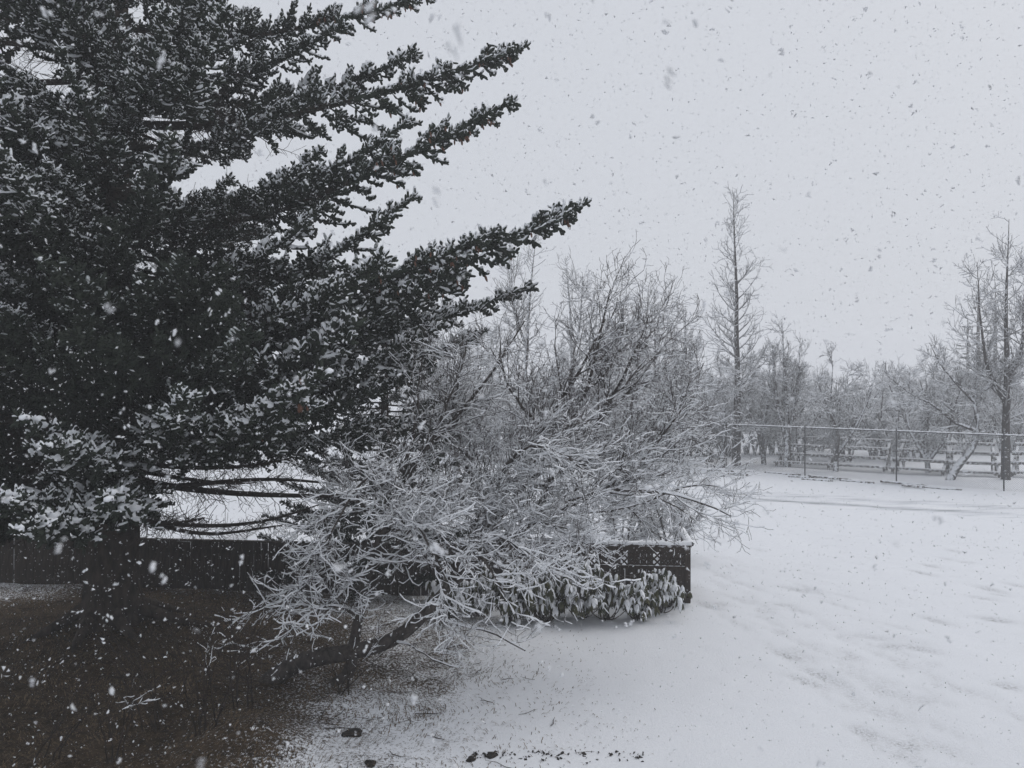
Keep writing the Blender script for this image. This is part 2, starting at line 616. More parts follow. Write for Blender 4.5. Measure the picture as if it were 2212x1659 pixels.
# ------------------------------------------------------------------ the big spruce
def bough_geometry(L, seed, curl=0.10, foliage=True, dens=1.0, hang=1.0):
    """a spruce bough along +x; returns meshes (bough, thick snow, thin snow, cones) and its axis end"""
    g = np.random.default_rng(seed)
    n = 16
    s = np.linspace(0, 1, n)
    ax = np.stack([L * s, L * 0.035 * np.sin(s * 5 + g.uniform(0, 6)), L * (-0.06 * np.sin(s * math.pi * 0.9) + curl * s ** 2.4)], 1)
    axR = (0.011 * L) * (1 - s) ** 0.8 + 0.010
    b = MB()
    tubes(b, ax[None], axR[None], 7, 0)
    A, AR = ax[None], axR[None]
    ns = int(L * 19 * dens)
    sp = np.sort(g.uniform(0.10, 0.995, ns))
    p, tan, pr = interp(A, AR, np.zeros(ns, int), sp)
    kind = g.random(ns)
    phi = np.where(kind < 0.60, g.normal(0, 0.45, ns) + np.where(g.random(ns) < 0.5, 0, math.pi),
                   np.where(kind < 0.80, math.pi / 2 + g.normal(0, 0.5, ns), -math.pi / 2 + g.normal(0, 0.45, ns)))
    upw = np.sin(phi)
    side = nrm(np.cross(tan, np.array([0, 0, 1.0])))
    upv = np.cross(side, tan)
    perp = np.cos(phi)[:, None] * side + np.sin(phi)[:, None] * upv
    env = (0.11 + L * 0.235 * (1 - sp) ** 0.92) * smooth(0.0, 0.3, sp)
    env = env * (1.0 if foliage else 0.55)
    mult = np.where(upw > 0.5, 0.36, np.where(upw < -0.5, 0.50 * hang, 1.0))
    ln = np.minimum(env * mult, 1.75) * g.uniform(0.55, 1.12, ns) + 0.06
    d = nrm(tan * 0.85 + perp * 0.9)
    m = 7
    t = np.linspace(0, 1, m)
    sec = p[:, None, :] + ln[:, None, None] * d[:, None, :] * t[None, :, None]
    droop = np.where(upw > 0.5, 0.02, 0.20 + 0.25 * g.random(ns)) * ln * hang
    sec[:, :, 2] += -droop[:, None] * t[None, :] ** 1.4 + (0.24 * ln)[:, None] * t[None, :] ** 3.2
    sec += np.cumsum(g.normal(0, 0.012, sec.shape), 1) * ln[:, None, None]
    secR = (0.006 + 0.007 * ln)[:, None] * (1 - t[None] * 0.75)
    tubes(b, sec, secR, 3, 0)
    fol = sp > 0.30 if foliage else np.zeros(ns, bool)
    # bare inner twigs
    bi = np.where(~fol)[0]
    if len(bi):
        cnt = np.maximum((ln[bi] / 0.07).astype(int), 2)
        idx = np.repeat(bi, cnt)
        tt = g.uniform(0.15, 1.0, len(idx))
        tw, twR = grow(g, sec, secR, idx, tt, g.uniform(0.10, 0.34, len(idx)), g.uniform(0.7, 1.3, len(idx)), 4,
                       (0, 0, -0.05), 0.25, 0.7, 0.002)
        tubes(b, tw, np.maximum(twR, 0.0035), 3, 0)
    thick, thin, cones, heavy = MB(), MB(), MB(), MB()
    if foliage:
        tubes(b, ax[None, 9:], np.maximum(axR[None, 9:] * 1.0 + 0.010, 0.017), 6, 1)
        fi = np.where(fol)[0]
        # needle sheath on the branchlets
        sh = sec[fi][:, 2:]
        shR = np.broadcast_to(np.array([0.012, 0.019, 0.020, 0.019, 0.012])[None], sh.shape[:2]) * g.uniform(0.85, 1.2, (len(fi), 1))
        tubes(b, sh, shR, 5, 1)
        cnt = np.maximum((ln[fi] / 0.0225).astype(int), 4)
        idx = np.repeat(fi, cnt)
        N = len(idx)
        tt = g.uniform(0.12, 1.0, N) ** 0.85
        pp, tn, _ = interp(sec, secR, idx, tt)
        na = int(L * 85)
        sa = g.uniform(0.36, 1.0, na)
        pa, ta, _ = interp(A, AR, np.zeros(na, int), sa)
        pp, tn, tt = np.concatenate([pp, pa]), np.concatenate([tn, ta]), np.concatenate([tt, np.full(na, 0.4)])
        N += na
        spx = np.concatenate([sp[idx], sa])
        rp_ = g.normal(size=(N, 3)) * np.array([1, 1, 0.75])
        rp_ = nrm(rp_ - tn * (rp_ * tn).sum(1, keepdims=True))
        hg = np.where(g.random(N) < 0.28 * hang, -0.8, 0.28)
        dd = nrm(tn * 0.75 + rp_ * 0.85 + np.array([0, 0, 1.0]) * hg[:, None])
        sl = g.uniform(0.05, 0.115, N) * (1.15 - 0.3 * tt)
        q_ = np.zeros((N, 4, 3))
        lift = np.array([0, 0, 0.16])
        for j_, u_ in enumerate((0.0, 0.45, 0.88, 1.06)):
            q_[:, j_] = pp + (dd * u_ + lift * u_ ** 2) * sl[:, None]
        qr = np.array([0.012, 0.0190, 0.0175, 0.004])[None] * (1.1 if L > 6 else 1.0) * g.uniform(0.75, 1.2, (N, 1))
        tubes(b, q_, qr, 5, 1)
        # settled snow on the shoots, most of it towards the tip of the bough
        expo = smooth(0.25, 0.7, spx)
        hz = np.sqrt(np.clip(1 - dd[:, 2] ** 2, 0, 1))
        for MBX, lo, hi, bulk in ((thick, 0.0, 0.58, 1.14), (thin, 0.58, 0.84, 1.0)):
            sel = g.random(N)
            k = (sel >= lo) & (sel < hi) & (g.random(N) < 0.25 + 0.75 * expo) & (hz > 0.3) & (dd[:, 2] > -0.35)
            qq = q_[k]
            r_ = qr[k] * np.array([0.9, 1.05, 1.15, 2.8])[None] * bulk * g.uniform(0.7, 1.2, (k.sum(), 1))
            tubes(MBX, qq, r_ * g.uniform(0.8, 1.3, r_.shape), 4, 0, rv=r_ * 0.8, off=qr[k][:, 1:2] * 0.55)
        # pads lying over the flatter branchlets
        k = np.where((upw[fi] > -0.4) & (sp[fi] > 0.38) & (g.random(len(fi)) < 0.8))[0]
        pd = sh[k]
        r_ = shR[k] * g.uniform(0.6, 1.75, pd.shape[:2]) * np.array([0.25, 1.2, 1.4, 1.4, 0.4])[None]
        tubes(thick, pd, r_, 6, 0, rv=r_ * 0.62, off=0.020)
        # a heavy load for the boughs that stand free under the sky
        k2 = (g.random(N) < 0.55 * (0.3 + 0.7 * expo)) & (hz > 0.3) & (dd[:, 2] > -0.2)
        r2 = qr[k2] * np.array([0.9, 1.05, 1.05, 1.8])[None] * g.uniform(0.6, 1.2, (k2.sum(), 1))
        qh = q_[k2].copy()
        qh[:, 0] -= (qh[:, 2] - qh[:, 0]) * 0.6
        tubes(heavy, qh, r2, 5, 0, rv=r2 * 0.85, off=0.014)
        r_ = r_ * g.uniform(1.2, 1.9, r_.shape) + 0.006
        tubes(heavy, pd, r_, 6, 0, rv=r_ * 0.6, off=0.030)
        # hanging cones near the end
        nc = int(26 * L / 6)
        ci = np.where((sp > 0.62) & (sp < 0.95))[0]
        if len(ci):
            idx = g.choice(ci, nc)
            tt = g.uniform(0.4, 1.0, nc)
            cp, _, _ = interp(sec, secR, idx, tt)
            cl = g.uniform(0.07, 0.11, nc)
            cz = np.array([0, 0.3, 0.75, 1.0])
            cc = np.repeat(cp[:, None, :], 4, 1)
            cc[:, :, 2] -= 0.02 + cl[:, None] * cz[None]
            cc[:, :, 0] += 0.2 * cl[:, None] * cz[None] * g.normal(size=(nc, 1))
            tubes(cones, cc, np.array([0.008, 0.017, 0.014, 0.003])[None] * g.uniform(0.85, 1.15, (nc, 1)), 6, 0)
    return b, thick, thin, cones, heavy, ax[-1]


BOUGHS = {}


def bough_set(key, L, seed, **kw):
    b, thick, thin, cones, heavy, end = bough_geometry(L, seed, **kw)
    d = {'mesh': b.mesh('bough', [M['spruce_bark'] if kw.get('foliage', True) else M['dead_twig'], M['needle']]), 'end': end, 'L': L}
    if thick.n:
        d['snow'] = thick.mesh('bough_snow', M['snow'])
        d['thin'] = thin.mesh('bough_frost', M['needle_snow'])
        d['cones'] = cones.mesh('bough_cones', M['cone'])
        if key.startswith('mid') or key == 'short_a':
            d['heavy'] = heavy.mesh('bough_heavy_snow', M['snow'])
    BOUGHS[key] = d


bough_set('long_a', 7.0, 11, curl=0.06, dens=1.0)
bough_set('long_b', 7.0, 12, curl=0.08, dens=1.0, hang=1.2)
bough_set('mid_a', 5.0, 13, curl=0.12)
bough_set('mid_b', 5.0, 14, curl=0.10, hang=1.2)
bough_set('mid_c', 5.0, 17, curl=0.16)
bough_set('short_a', 3.0, 15, curl=0.10)
bough_set('short_b', 3.0, 16, curl=0.14, hang=0.8)
bough_set('dead_a', 4.2, 21, curl=0.06, foliage=False, dens=0.9)
bough_set('dead_b', 3.0, 22, curl=0.0, foliage=False, dens=0.9)


def put_bough(tree, key, base, tip=None, az=None, el=0.0, length=None, roll=0.0, snow='full', cones=False):
    """base/tip are in the tree's own frame"""
    d = BOUGHS[key]
    e = d['end']
    el_m = math.atan2(e[2], e[0])
    len_m = math.hypot(e[0], e[2])
    if tip is not None:
        v = np.array(tip) - np.array(base)
        az = math.atan2(v[1], v[0])
        el = math.atan2(v[2], math.hypot(v[0], v[1]))
        length = np.linalg.norm(v)
    s = length / len_m
    rot = Matrix.Rotation(az, 3, 'Z') @ Matrix.Rotation(-(el - el_m), 3, 'Y') @ Matrix.Rotation(roll, 3, 'X')
    o = link('bough', d['mesh'], tree, base, rot.to_euler(), s)
    if snow == 'heavy':
        link('snow_cover', d.get('heavy', d.get('snow')), o)
    if snow == 'full' and 'snow' in d:
        link('snow_cover', d['snow'], o)
    if snow in ('full', 'thin') and 'thin' in d:
        link('thin_snow', d['thin'], o)
    if cones and 'cones' in d:
        tag(link('cone_cluster', d['cones'], o), kind='stuff')
    return o


def spruce_trunk(height, r0, seed, flare=0.38, z0=-0.15):
    g = np.random.default_rng(seed)
    n, S = 30, 28
    z = np.concatenate([np.linspace(z0, 1.6, 12), np.linspace(2.0, height, n - 12)])
    a = np.arange(S) * 2 * math.pi / S
    b = MB()
    v = np.zeros((n, S, 3))
    ph = g.uniform(0, 6, 6)
    for k in range(n):
        f = z[k] / height
        r = r0 * (1 - f) ** 0.85 + 0.01
        fl = flare * r0 * math.exp(-max(z[k], 0) / 0.35)
        lob = 1 + 0.5 * (np.sin(a * 5 + ph[0]) * 0.5 + np.sin(a * 3 + ph[1]) * 0.5)
        rr = r * (1 + 0.05 * np.sin(a * 9 + ph[2] + z[k] * 0.6) + 0.03 * g.normal(size=S)) + fl * lob
        v[k, :, 0] = np.cos(a) * rr
        v[k, :, 1] = np.sin(a) * rr
        v[k, :, 2] = z[k]
    ii = np.arange(n * S).reshape(n, S)
    b.add(v.reshape(-1, 3), np.stack([ii[:-1], np.roll(ii[:-1], -1, 1), np.roll(ii[1:], -1, 1), ii[1:]], -1).reshape(-1, 4))
    return b


TX, TY = SPRUCE
sp_tree = thing('spruce_tree', 'huge snow-laden spruce with dark boughs filling the left of the view', 'tree', (TX, TY, 0))
link('trunk', spruce_trunk(21.0, 0.43, 3).mesh('spruce_trunk', M['spruce_bark']), sp_tree, (0, 0, 0.12))
# surface roots
rb = MB()
gr_ = np.random.default_rng(8)
for k in range(7):
    a_ = k * 0.9 + gr_.uniform(-0.2, 0.2)
    t_ = np.linspace(0, 1, 8)
    rr_ = 0.35 + t_ * gr_.uniform(0.9, 1.9)
    pth = np.stack([np.cos(a_ + 0.4 * t_) * rr_, np.sin(a_ + 0.4 * t_) * rr_, 0.30 * (1 - t_) ** 1.6 + 0.06 - 0.14 * t_], 1)
    pth[:, 2] += ground_z(pth[:, 0] + TX, pth[:, 1] + TY) * 0.8
    tubes(rb, pth[None], (0.11 * (1 - t_) + 0.02)[None], 7)
link('roots', rb.mesh('spruce_roots', M['spruce_bark']), sp_tree)


def rel(px, py, D):
    p = at(px, py, D)
    return (p[0] - TX, p[1] - TY, p[2])


# boughs whose ends stand out in the photograph: tip (2212 px), distance, height on trunk
HERO = [
    ('long_a', (935, -5), 13.2, 10.9, True), ('mid_a', (745, 55), 12.8, 10.0, False),
    ('long_b', (1138, 95), 13.2, 9.2, True), ('mid_a', (900, 120), 13.5, 9.7, False), ('mid_c', (880, 265), 12.7, 7.7, False),
    ('long_a', (1112, 222), 12.8, 7.2, True), ('mid_c', (905, 425), 12.6, 6.2, False),
    ('long_b', (1268, 438), 12.6, 6.0, True), ('long_a', (1090, 500), 12.4, 5.7, True), ('mid_a', (1010, 560), 12.6, 5.4, False),
    ('long_a', (1150, 615), 14.4, 5.3, False), ('mid_b', (1000, 600), 13.4, 5.1, False), ('long_b', (1050, 715), 14.6, 4.7, False),
    ('mid_c', (960, 700), 13.0, 4.6, False), ('mid_a', (900, 800), 13.6, 4.2, False), ('mid_b', (930, 900), 14.8, 3.9, False),
    ('mid_c', (830, 900), 14.0, 3.8, False), ('short_a', (760, 700), 11.4, 4.6, False), ('mid_a', (840, 560), 11.2, 5.6, False),
    ('mid_c', (700, 800), 10.0, 4.0, True), ('mid_b', (640, 840), 10.3, 3.9, False), ('mid_a', (690, 870), 10.8, 3.7, False),
    ('mid_c', (230, 1075), 9.0, 3.6, False), ('mid_b', (95, 1135), 8.7, 3.5, False), ('mid_a', (20, 1080), 8.6, 3.5, False),
    ('mid_b', (150, 960), 9.2, 3.8, False), ('mid_c', (60, 900), 9.0, 3.9, False), ('short_a', (255, 1120), 11.4, 2.9, False),
    ('mid_a', (430, 850), 9.8, 4.1, False), ('mid_b', (700, 330), 12.3, 7.4, False), ('mid_a', (690, 190), 12.6, 8.7, False), ('mid_c', (720, 440), 12.0, 6.4, False), ('mid_b', (200, 690), 9.9, 5.2, False), ('mid_a', (310, 610), 10.2, 5.6, False),
    ('mid_c', (170, 560), 10.2, 5.9, False), ('mid_b', (270, 735), 9.7, 4.6, False), ('mid_a', (110, 735), 10.0, 4.9, False), ('mid_c', (360, 720), 10.0, 5.0, False),
    ('mid_b', (250, 480), 10.4, 6.4, False), ('mid_a', (420, 560), 10.2, 5.8, False), ('mid_b', (520, 640), 10.2, 5.4, False), ('mid_a', (560, 720), 10.1, 4.9, False),
    ('mid_c', (20, 660), 10.2, 5.3, False), ('mid_b', (330, 380), 10.6, 6.9, False),
]
gs = np.random.default_rng(77)
for key, (px, py), D, zb, cn in HERO:
    tip = rel(px, py, D)
    if (py > 740 and D < 11.5):
        sn_k = 'heavy'
    elif D < 10.8:
        sn_k = ('thin', 'none', 'full')[gs.integers(3)]
    else:
        sn_k = 'heavy' if key.startswith('mid') and gs.random() < 0.45 else 'full'
    put_bough(sp_tree, key, (0, 0, zb), tip, roll=gs.uniform(-0.15, 0.15), snow=sn_k, cones=cn)

z = 3.3
az = 0.4
while z < 20.0:
    az = (az + 2.39996 + gs.normal() * 0.2) % (2 * math.pi)
    ad_ = math.degrees((az + math.pi) % (2 * math.pi) - math.pi)
    if z < 5.0 and -150 < ad_ < 75:
        z += 0.105
        continue
    envl = 5.0 if z < 9.5 else max(5.0 * (1 - (z - 9.5) / 11.5), 0.7)
    right = -38 < ad_ < 50
    ln_ = envl * gs.uniform(0.72, 1.05)
    if right:
        ln_ = min(ln_, gs.uniform(1.8, 2.7)) if z < 12.5 else ln_ * 0.8
    el = R(-8 + 18 * (z / 20) + gs.uniform(-6, 6))
    if z < 5 and not right:
        el = R(gs.uniform(-6, 6))
    key = ('short_a', 'short_b')[gs.integers(2)] if ln_ < 3.4 else ('mid_a', 'mid_b', 'mid_c')[gs.integers(3)]
    towards = -130 < ad_ < 0
    snow_ = 'full' if (z > 7.4 or gs.random() < 0.25) else ('thin' if gs.random() < 0.5 else 'none')
    put_bough(sp_tree, key, (0, 0, z), az=az, el=el, length=ln_, roll=gs.uniform(-0.3, 0.3), snow=snow_)
    z += 0.105 if z < 11 else 0.20

# more boughs on the side towards the house
z = 5.1
while z < 13.5:
    az = R(gs.uniform(-140, -32))
    ln_ = gs.uniform(2.8, 5.2) if z < 10 else gs.uniform(2.2, 4.2)
    if az > R(-40):
        ln_ = min(ln_, 3.4)
    snow_ = ('heavy' if gs.random() < 0.6 else 'full') if z > 7.2 else ('full' if gs.random() < 0.2 else ('thin' if gs.random() < 0.4 else 'none'))
    put_bough(sp_tree, ('mid_a', 'mid_b', 'mid_c', 'short_a')[gs.integers(4)], (0, 0, z), az=az, el=R(gs.uniform(-6, 12) + z - 4), length=ln_,
              roll=gs.uniform(-0.4, 0.4), snow=snow_)
    z += 0.15

for k in range(40):
    z = 3.75 + 4.3 * (k / 40)
    if k % 2:
        az, ln_, el = R(gs.uniform(-28, 38)), gs.uniform(3.6, 5.0) * (1 if z < 5.4 else 0.6), R(gs.uniform(-7, 3))
    else:
        az, ln_, el = R(gs.uniform(-190, -60)), gs.uniform(3.0, 4.9), R(gs.uniform(0, 9) + (6 if z < 4.6 else 0))
    put_bough(sp_tree, ('mid_a', 'mid_b', 'mid_c')[k % 3], (0, 0, z), az=az, el=el, length=ln_, roll=gs.uniform(-0.5, 0.5), snow='thin' if gs.random() < 0.25 else 'none')

for k in range(12):
    put_bough(sp_tree, ('mid_a', 'mid_b', 'mid_c')[k % 3], (0, 0, 2.7 + 0.17 * k), az=R(gs.uniform(165, 262)), el=R(gs.uniform(-8, 6)), length=gs.uniform(3.6, 5.2), roll=gs.uniform(-0.4, 0.4), snow='thin' if k % 3 == 0 else 'none')

# dead lower limbs, bare and dark
for k, (px, py, D, zb, key) in enumerate((
        (760, 1030, 13.4, 2.85, 'dead_a'), (690, 1090, 12.9, 2.2, 'dead_a'), (600, 1150, 12.8, 2.2, 'dead_b'),
        (900, 1060, 15.2, 3.0, 'dead_a'), (20, 1180, 12.8, 2.5, 'dead_b'), (420, 1130, 10.8, 2.6, 'dead_b'),
        (560, 1040, 16.9, 3.1, 'dead_b'), (140, 1060, 16.8, 2.8, 'dead_a'), (640, 985, 12.0, 3.3, 'dead_a'))):
    put_bough(sp_tree, key, (0, 0, zb), rel(px, py, D), roll=gs.uniform(-1.6, 1.6), snow='none')
for k in range(10):
    put_bough(sp_tree, ('short_a', 'short_b')[k % 2], (0, 0, gs.uniform(2.5, 3.3)), az=gs.uniform(1.5, 3.8), el=R(gs.uniform(-16, 0)),
              length=gs.uniform(2.6, 4.2), roll=gs.uniform(-0.3, 0.3), snow='none')

# ------------------------------------------------------------------ second spruce, behind the bare tree
s2 = np.array([-2.95, 18.1])
sp2 = thing('spruce_tree', 'smaller dark spruce half hidden behind the snow-covered bare tree', 'tree', (s2[0], s2[1], 0), 0, None, 0.86)
link('trunk', spruce_trunk(8.4, 0.17, 5).mesh('young_spruce_trunk', M['spruce_bark']), sp2)
z, az = 0.35, 1.0
while z < 8.0:
    az += 2.39996
    ln_ = 3.5 * (1 - (z / 8.6)) + 0.3
    put_bough(sp2, ('mid_a', 'mid_b', 'mid_c')[gs.integers(3)] if z < 5 else ('short_a', 'short_b')[gs.integers(2)], (0, 0, z), az=az, el=R(-6 + 4 * z + gs.uniform(-5, 5)), length=ln_,
              roll=gs.uniform(-0.2, 0.2), snow='full' if gs.random() < 0.3 else ('thin' if gs.random() < 0.5 else 'none'), cones=z > 4.5)
    z += 0.06

# ------------------------------------------------------------------ the leaning bare tree in front
gb = np.random.default_rng(31)


def poly(pts, n=12):
    """points (px, py, D) -> smooth world path of n points"""
    w = np.array([at(*p) for p in pts])
    d = np.concatenate([[0], np.cumsum(np.linalg.norm(np.diff(w, axis=0), axis=1))])
    u = np.linspace(0, d[-1], n)
    out = np.stack([np.interp(u, d, w[:, k]) for k in range(3)], 1)
    for _ in range(2):
        out[1:-1] = out[1:-1] * 0.5 + (out[:-2] + out[2:]) * 0.25
    return out


g0 = ground_at(575, 1478)
g1 = ground_at(722, 1478)
TR1 = poly([(560, 1496, g0[1]), (600, 1452, 11.7), (666, 1420, 11.7), (730, 1414, 11.7), (790, 1403, 11.8), (855, 1384, 11.9), (912, 1333, 12.0), (966, 1273, 12.1)], 16)
TR2 = poly([(715, 1484, g1[1]), (758, 1462, 11.85), (761, 1410, 11.9), (768, 1368, 12.0), (776, 1328, 12.1), (787, 1260, 12.2)], 12)
LIMBS = [
    ([(966, 1273, 12.1), (1010, 1210, 12.2), (1060, 1120, 12.4), (1110, 1030, 12.6), (1180, 930, 12.9), (1240, 840, 13.1), (1280, 770, 13.3), (1315, 690, 13.5)], 0.085),
    ([(1010, 1210, 12.2), (1090, 1090, 12.8), (1180, 1000, 13.3), (1290, 920, 13.8), (1380, 830, 14.2), (1440, 740, 14.5)], 0.065),
    ([(966, 1273, 12.1), (1080, 1160, 12.1), (1200, 1095, 12.2), (1330, 1060, 12.4), (1390, 1010, 12.6), (1430, 940, 12.7), (1480, 870, 12.8)], 0.070),
    ([(1200, 1095, 12.2), (1300, 1055, 12.0), (1400, 1055, 12.0), (1500, 1075, 12.1), (1590, 1120, 12.2)], 0.040),
    ([(787, 1260, 12.2), (830, 1130, 12.4), (870, 1020, 12.6), (930, 960, 12.9), (1010, 880, 13.2), (1070, 800, 13.5), (1130, 690, 13.8)], 0.060),
    ([(1060, 1120, 12.4), (1180, 1040, 12.9), (1300, 980, 13.3), (1400, 930, 13.6), (1490, 900, 13.9)], 0.045),
    ([(1110, 1030, 12.6), (1200, 940, 13.4), (1260, 840, 14.0), (1330, 770, 14.6), (1385, 720, 15.0)], 0.045),
    ([(1110, 1030, 12.6), (1250, 930, 12.6), (1340, 850, 12.6), (1400, 780, 12.8)], 0.038),
    ([(830, 1130, 12.4), (770, 1080, 12.2), (720, 1090, 12.0), (690, 1130, 11.9)], 0.030),
    ([(787, 1260, 12.2), (720, 1215, 11.6), (650, 1240, 11.2), (600, 1300, 11.0), (565, 1345, 10.9)], 0.032),
    ([(776, 1328, 12.1), (720, 1300, 11.3), (660, 1320, 10.9), (630, 1350, 10.7), (610, 1375, 10.7)], 0.026),
    ([(870, 1020, 12.6), (900, 920, 12.6), (900, 850, 12.7), (910, 780, 12.8)], 0.035),
    ([(930, 960, 12.9), (960, 880, 12.4), (990, 800, 12.2), (1000, 740, 12.2)], 0.032),
    ([(1010, 1210, 12.2), (1030, 1150, 11.4), (1080, 1150, 10.8), (1150, 1190, 10.4), (1210, 1250, 10.3)], 0.040),
    ([(966, 1273, 12.1), (960, 1190, 11.4), (990, 1150, 10.8), (1050, 1200, 10.3), (1090, 1290, 10.2)], 0.036),
    ([(830, 1130, 12.4), (820, 1080, 11.6), (850, 1080, 11.0), (900, 1130, 10.6), (950, 1230, 10.5)], 0.034),
    ([(870, 1020, 12.6), (850, 990, 11.8), (800, 1010, 11.3), (740, 1080, 11.0), (690, 1170, 10.9)], 0.032),
    ([(1060, 1120, 12.4), (1080, 1020, 11.6), (1130, 960, 11.2), (1190, 960, 11.0), (1260, 1020, 10.9)], 0.034),
    ([(1180, 930, 12.9), (1130, 880, 12.2), (1090, 830, 12.0), (1070, 760, 12.0)], 0.030),
    ([(1080, 1160, 12.1), (1130, 1130, 11.5), (1190, 1130, 11.2), (1240, 1150, 11.0)], 0.030),
    ([(1180, 1000, 13.3), (1270, 860, 13.6), (1300, 740, 13.8), (1305, 690, 13.9), (1318, 625, 14.0)], 0.045),
    ([(1290, 920, 13.8), (1360, 800, 14.2), (1385, 740, 14.4), (1405, 680, 14.6)], 0.040),
    ([(912, 1333, 12.0), (960, 1350, 11.4), (1040, 1370, 11.0), (1130, 1420, 10.9)], 0.018),
    ([(855, 1384, 11.9), (900, 1400, 11.4), (960, 1440, 11.2), (990, 1440, 11.1)], 0.014),
    ([(787, 1260, 12.2), (860, 1170, 12.0), (920, 1120, 11.8), (1000, 1080, 11.6), (1080, 1060, 11.5)], 0.034),
    ([(1060, 1120, 12.4), (1020, 1040, 12.8), (1000, 940, 13.2), (980, 850, 13.6)], 0.034),
    ([(1200, 1095, 12.2), (1290, 1110, 12.6), (1390, 1090, 12.8), (1480, 1040, 13.0), (1560, 1050, 13.1)], 0.030),
]
limbP = np.array([poly(p, 10) for p, r in LIMBS])
limbP += np.cumsum(gb.normal(0, 0.012, limbP.shape), 1) - 0.012 * 0
limbR = np.array([np.linspace(r, 0.011, 10) for p, r in LIMBS])
trunkR1 = np.linspace(0.15, 0.088, 16)
trunkR2 = np.linspace(0.105, 0.062, 12)
bare = thing('leaning_bare_tree', 'bare multi-stemmed tree leaning right, its fine twigs all white with snow', 'tree', (g0[0], g0[1], 0))
ORI = np.array([g0[0], g0[1], 0])
tb = MB()
tubes(tb, (TR1 - ORI)[None], trunkR1[None], 12)
link('trunk', tb.mesh('leaning_trunk', M['bark']), bare)
tb = MB()
tubes(tb, (TR2 - ORI)[None], trunkR2[None], 12)
link('stem', tb.mesh('second_stem', M['bark']), bare)
lm = MB()
for k in range(len(LIMBS)):
    tubes(lm, (limbP[k:k + 1] - ORI), limbR[k:k + 1], 7)
NL1 = 400
_w = np.linalg.norm(np.diff(limbP, axis=1), axis=2).sum(1)
_w *= np.where(limbP[:, -1, 1] < 11.4, 1.3, 1.0) * np.where(limbP[:, -1, 0] > 3.2, 0.38, 1.0) * np.where(limbP[:, -1, 2] < 2.3, 0.5, 1.0) * np.where(limbR[:, 0] < 0.02, 0.25, 1.0) * np.where(limbP[:, -1, 2] > 4.6, 0.6, 1.0)
idx = gb.choice(len(limbP), NL1, p=_w / _w.sum())
t = gb.uniform(0.12, 0.98, NL1)
P1, R1 = grow(gb, limbP, limbR, idx, t, gb.uniform(0.5, 1.55, NL1) * (1.1 - 0.45 * t) * np.clip(limbR[idx, 0] / 0.04, 0.45, 1.1), gb.uniform(0.35, 0.9, NL1), 8, (0.014, 0, 0.045), 0.15, 0.5, 0.0045, 0.018)
P1b, R1b = np.concatenate([P1]), np.concatenate([R1])
tubes(lm, P1 - ORI, np.maximum(R1, 0.006), 4)
link('limb', lm.mesh('limbs', M['bark']), bare)
idx, t = pick(gb, P1, 4300, 0.12, 1.0, 1.0)
P2, R2 = grow(gb, P1, R1, idx, t, gb.uniform(0.22, 0.75, 4300), gb.uniform(0.45, 1.0, 4300), 6, (0.008, 0, 0.05), 0.25, 0.6, 0.0035, 0.007)
idx, t = pick(gb, P2, 14000, 0.15, 1.0, 1.0)
P3, R3 = grow(gb, P2, R2, idx, t, gb.uniform(0.07, 0.28, 14000), gb.uniform(0.55, 1.1, 14000), 4, (0.0, 0, 0.07), 0.30, 0.8, 0.003, 0.005)
tw = MB()
tubes(tw, P2 - ORI, np.maximum(R2, 0.0040), 3)
tubes(tw, P3 - ORI, np.maximum(R3, 0.0032), 3)
tag(link('twigs', tw.mesh('twigs', M['twig']), bare), kind='stuff')
ts = MB()
snow_on(ts, gb, limbP - ORI, limbR, 5, wide=0.85, tall=0.9, base=0.006, minh=0.45)
for P_, R_, S_, pr_, bs_ in ((P1, R1, 4, 0.92, 0.0050), (P2, R2, 4, 0.88, 0.0046), (P3, R3, 3, 0.80, 0.0042)):
    hi_ = smooth(2.6, 4.6, P_[:, 0, 2])
    bs_ = (bs_ * (1.28 - 0.28 * hi_))[:, None]
    k_ = (gb.random(len(P_)) > 0.25 * hi_) & (gb.random(len(P_)) < pr_)
    snow_on(ts, gb, P_[k_] - ORI, R_[k_] * (1 - 0.35 * hi_[k_])[:, None], S_, wide=1.05, tall=1.15, base=bs_[k_], prob=1.0)
tag(link('snow_cover', ts.mesh('twig_snow', M['snow']), bare), kind='stuff')

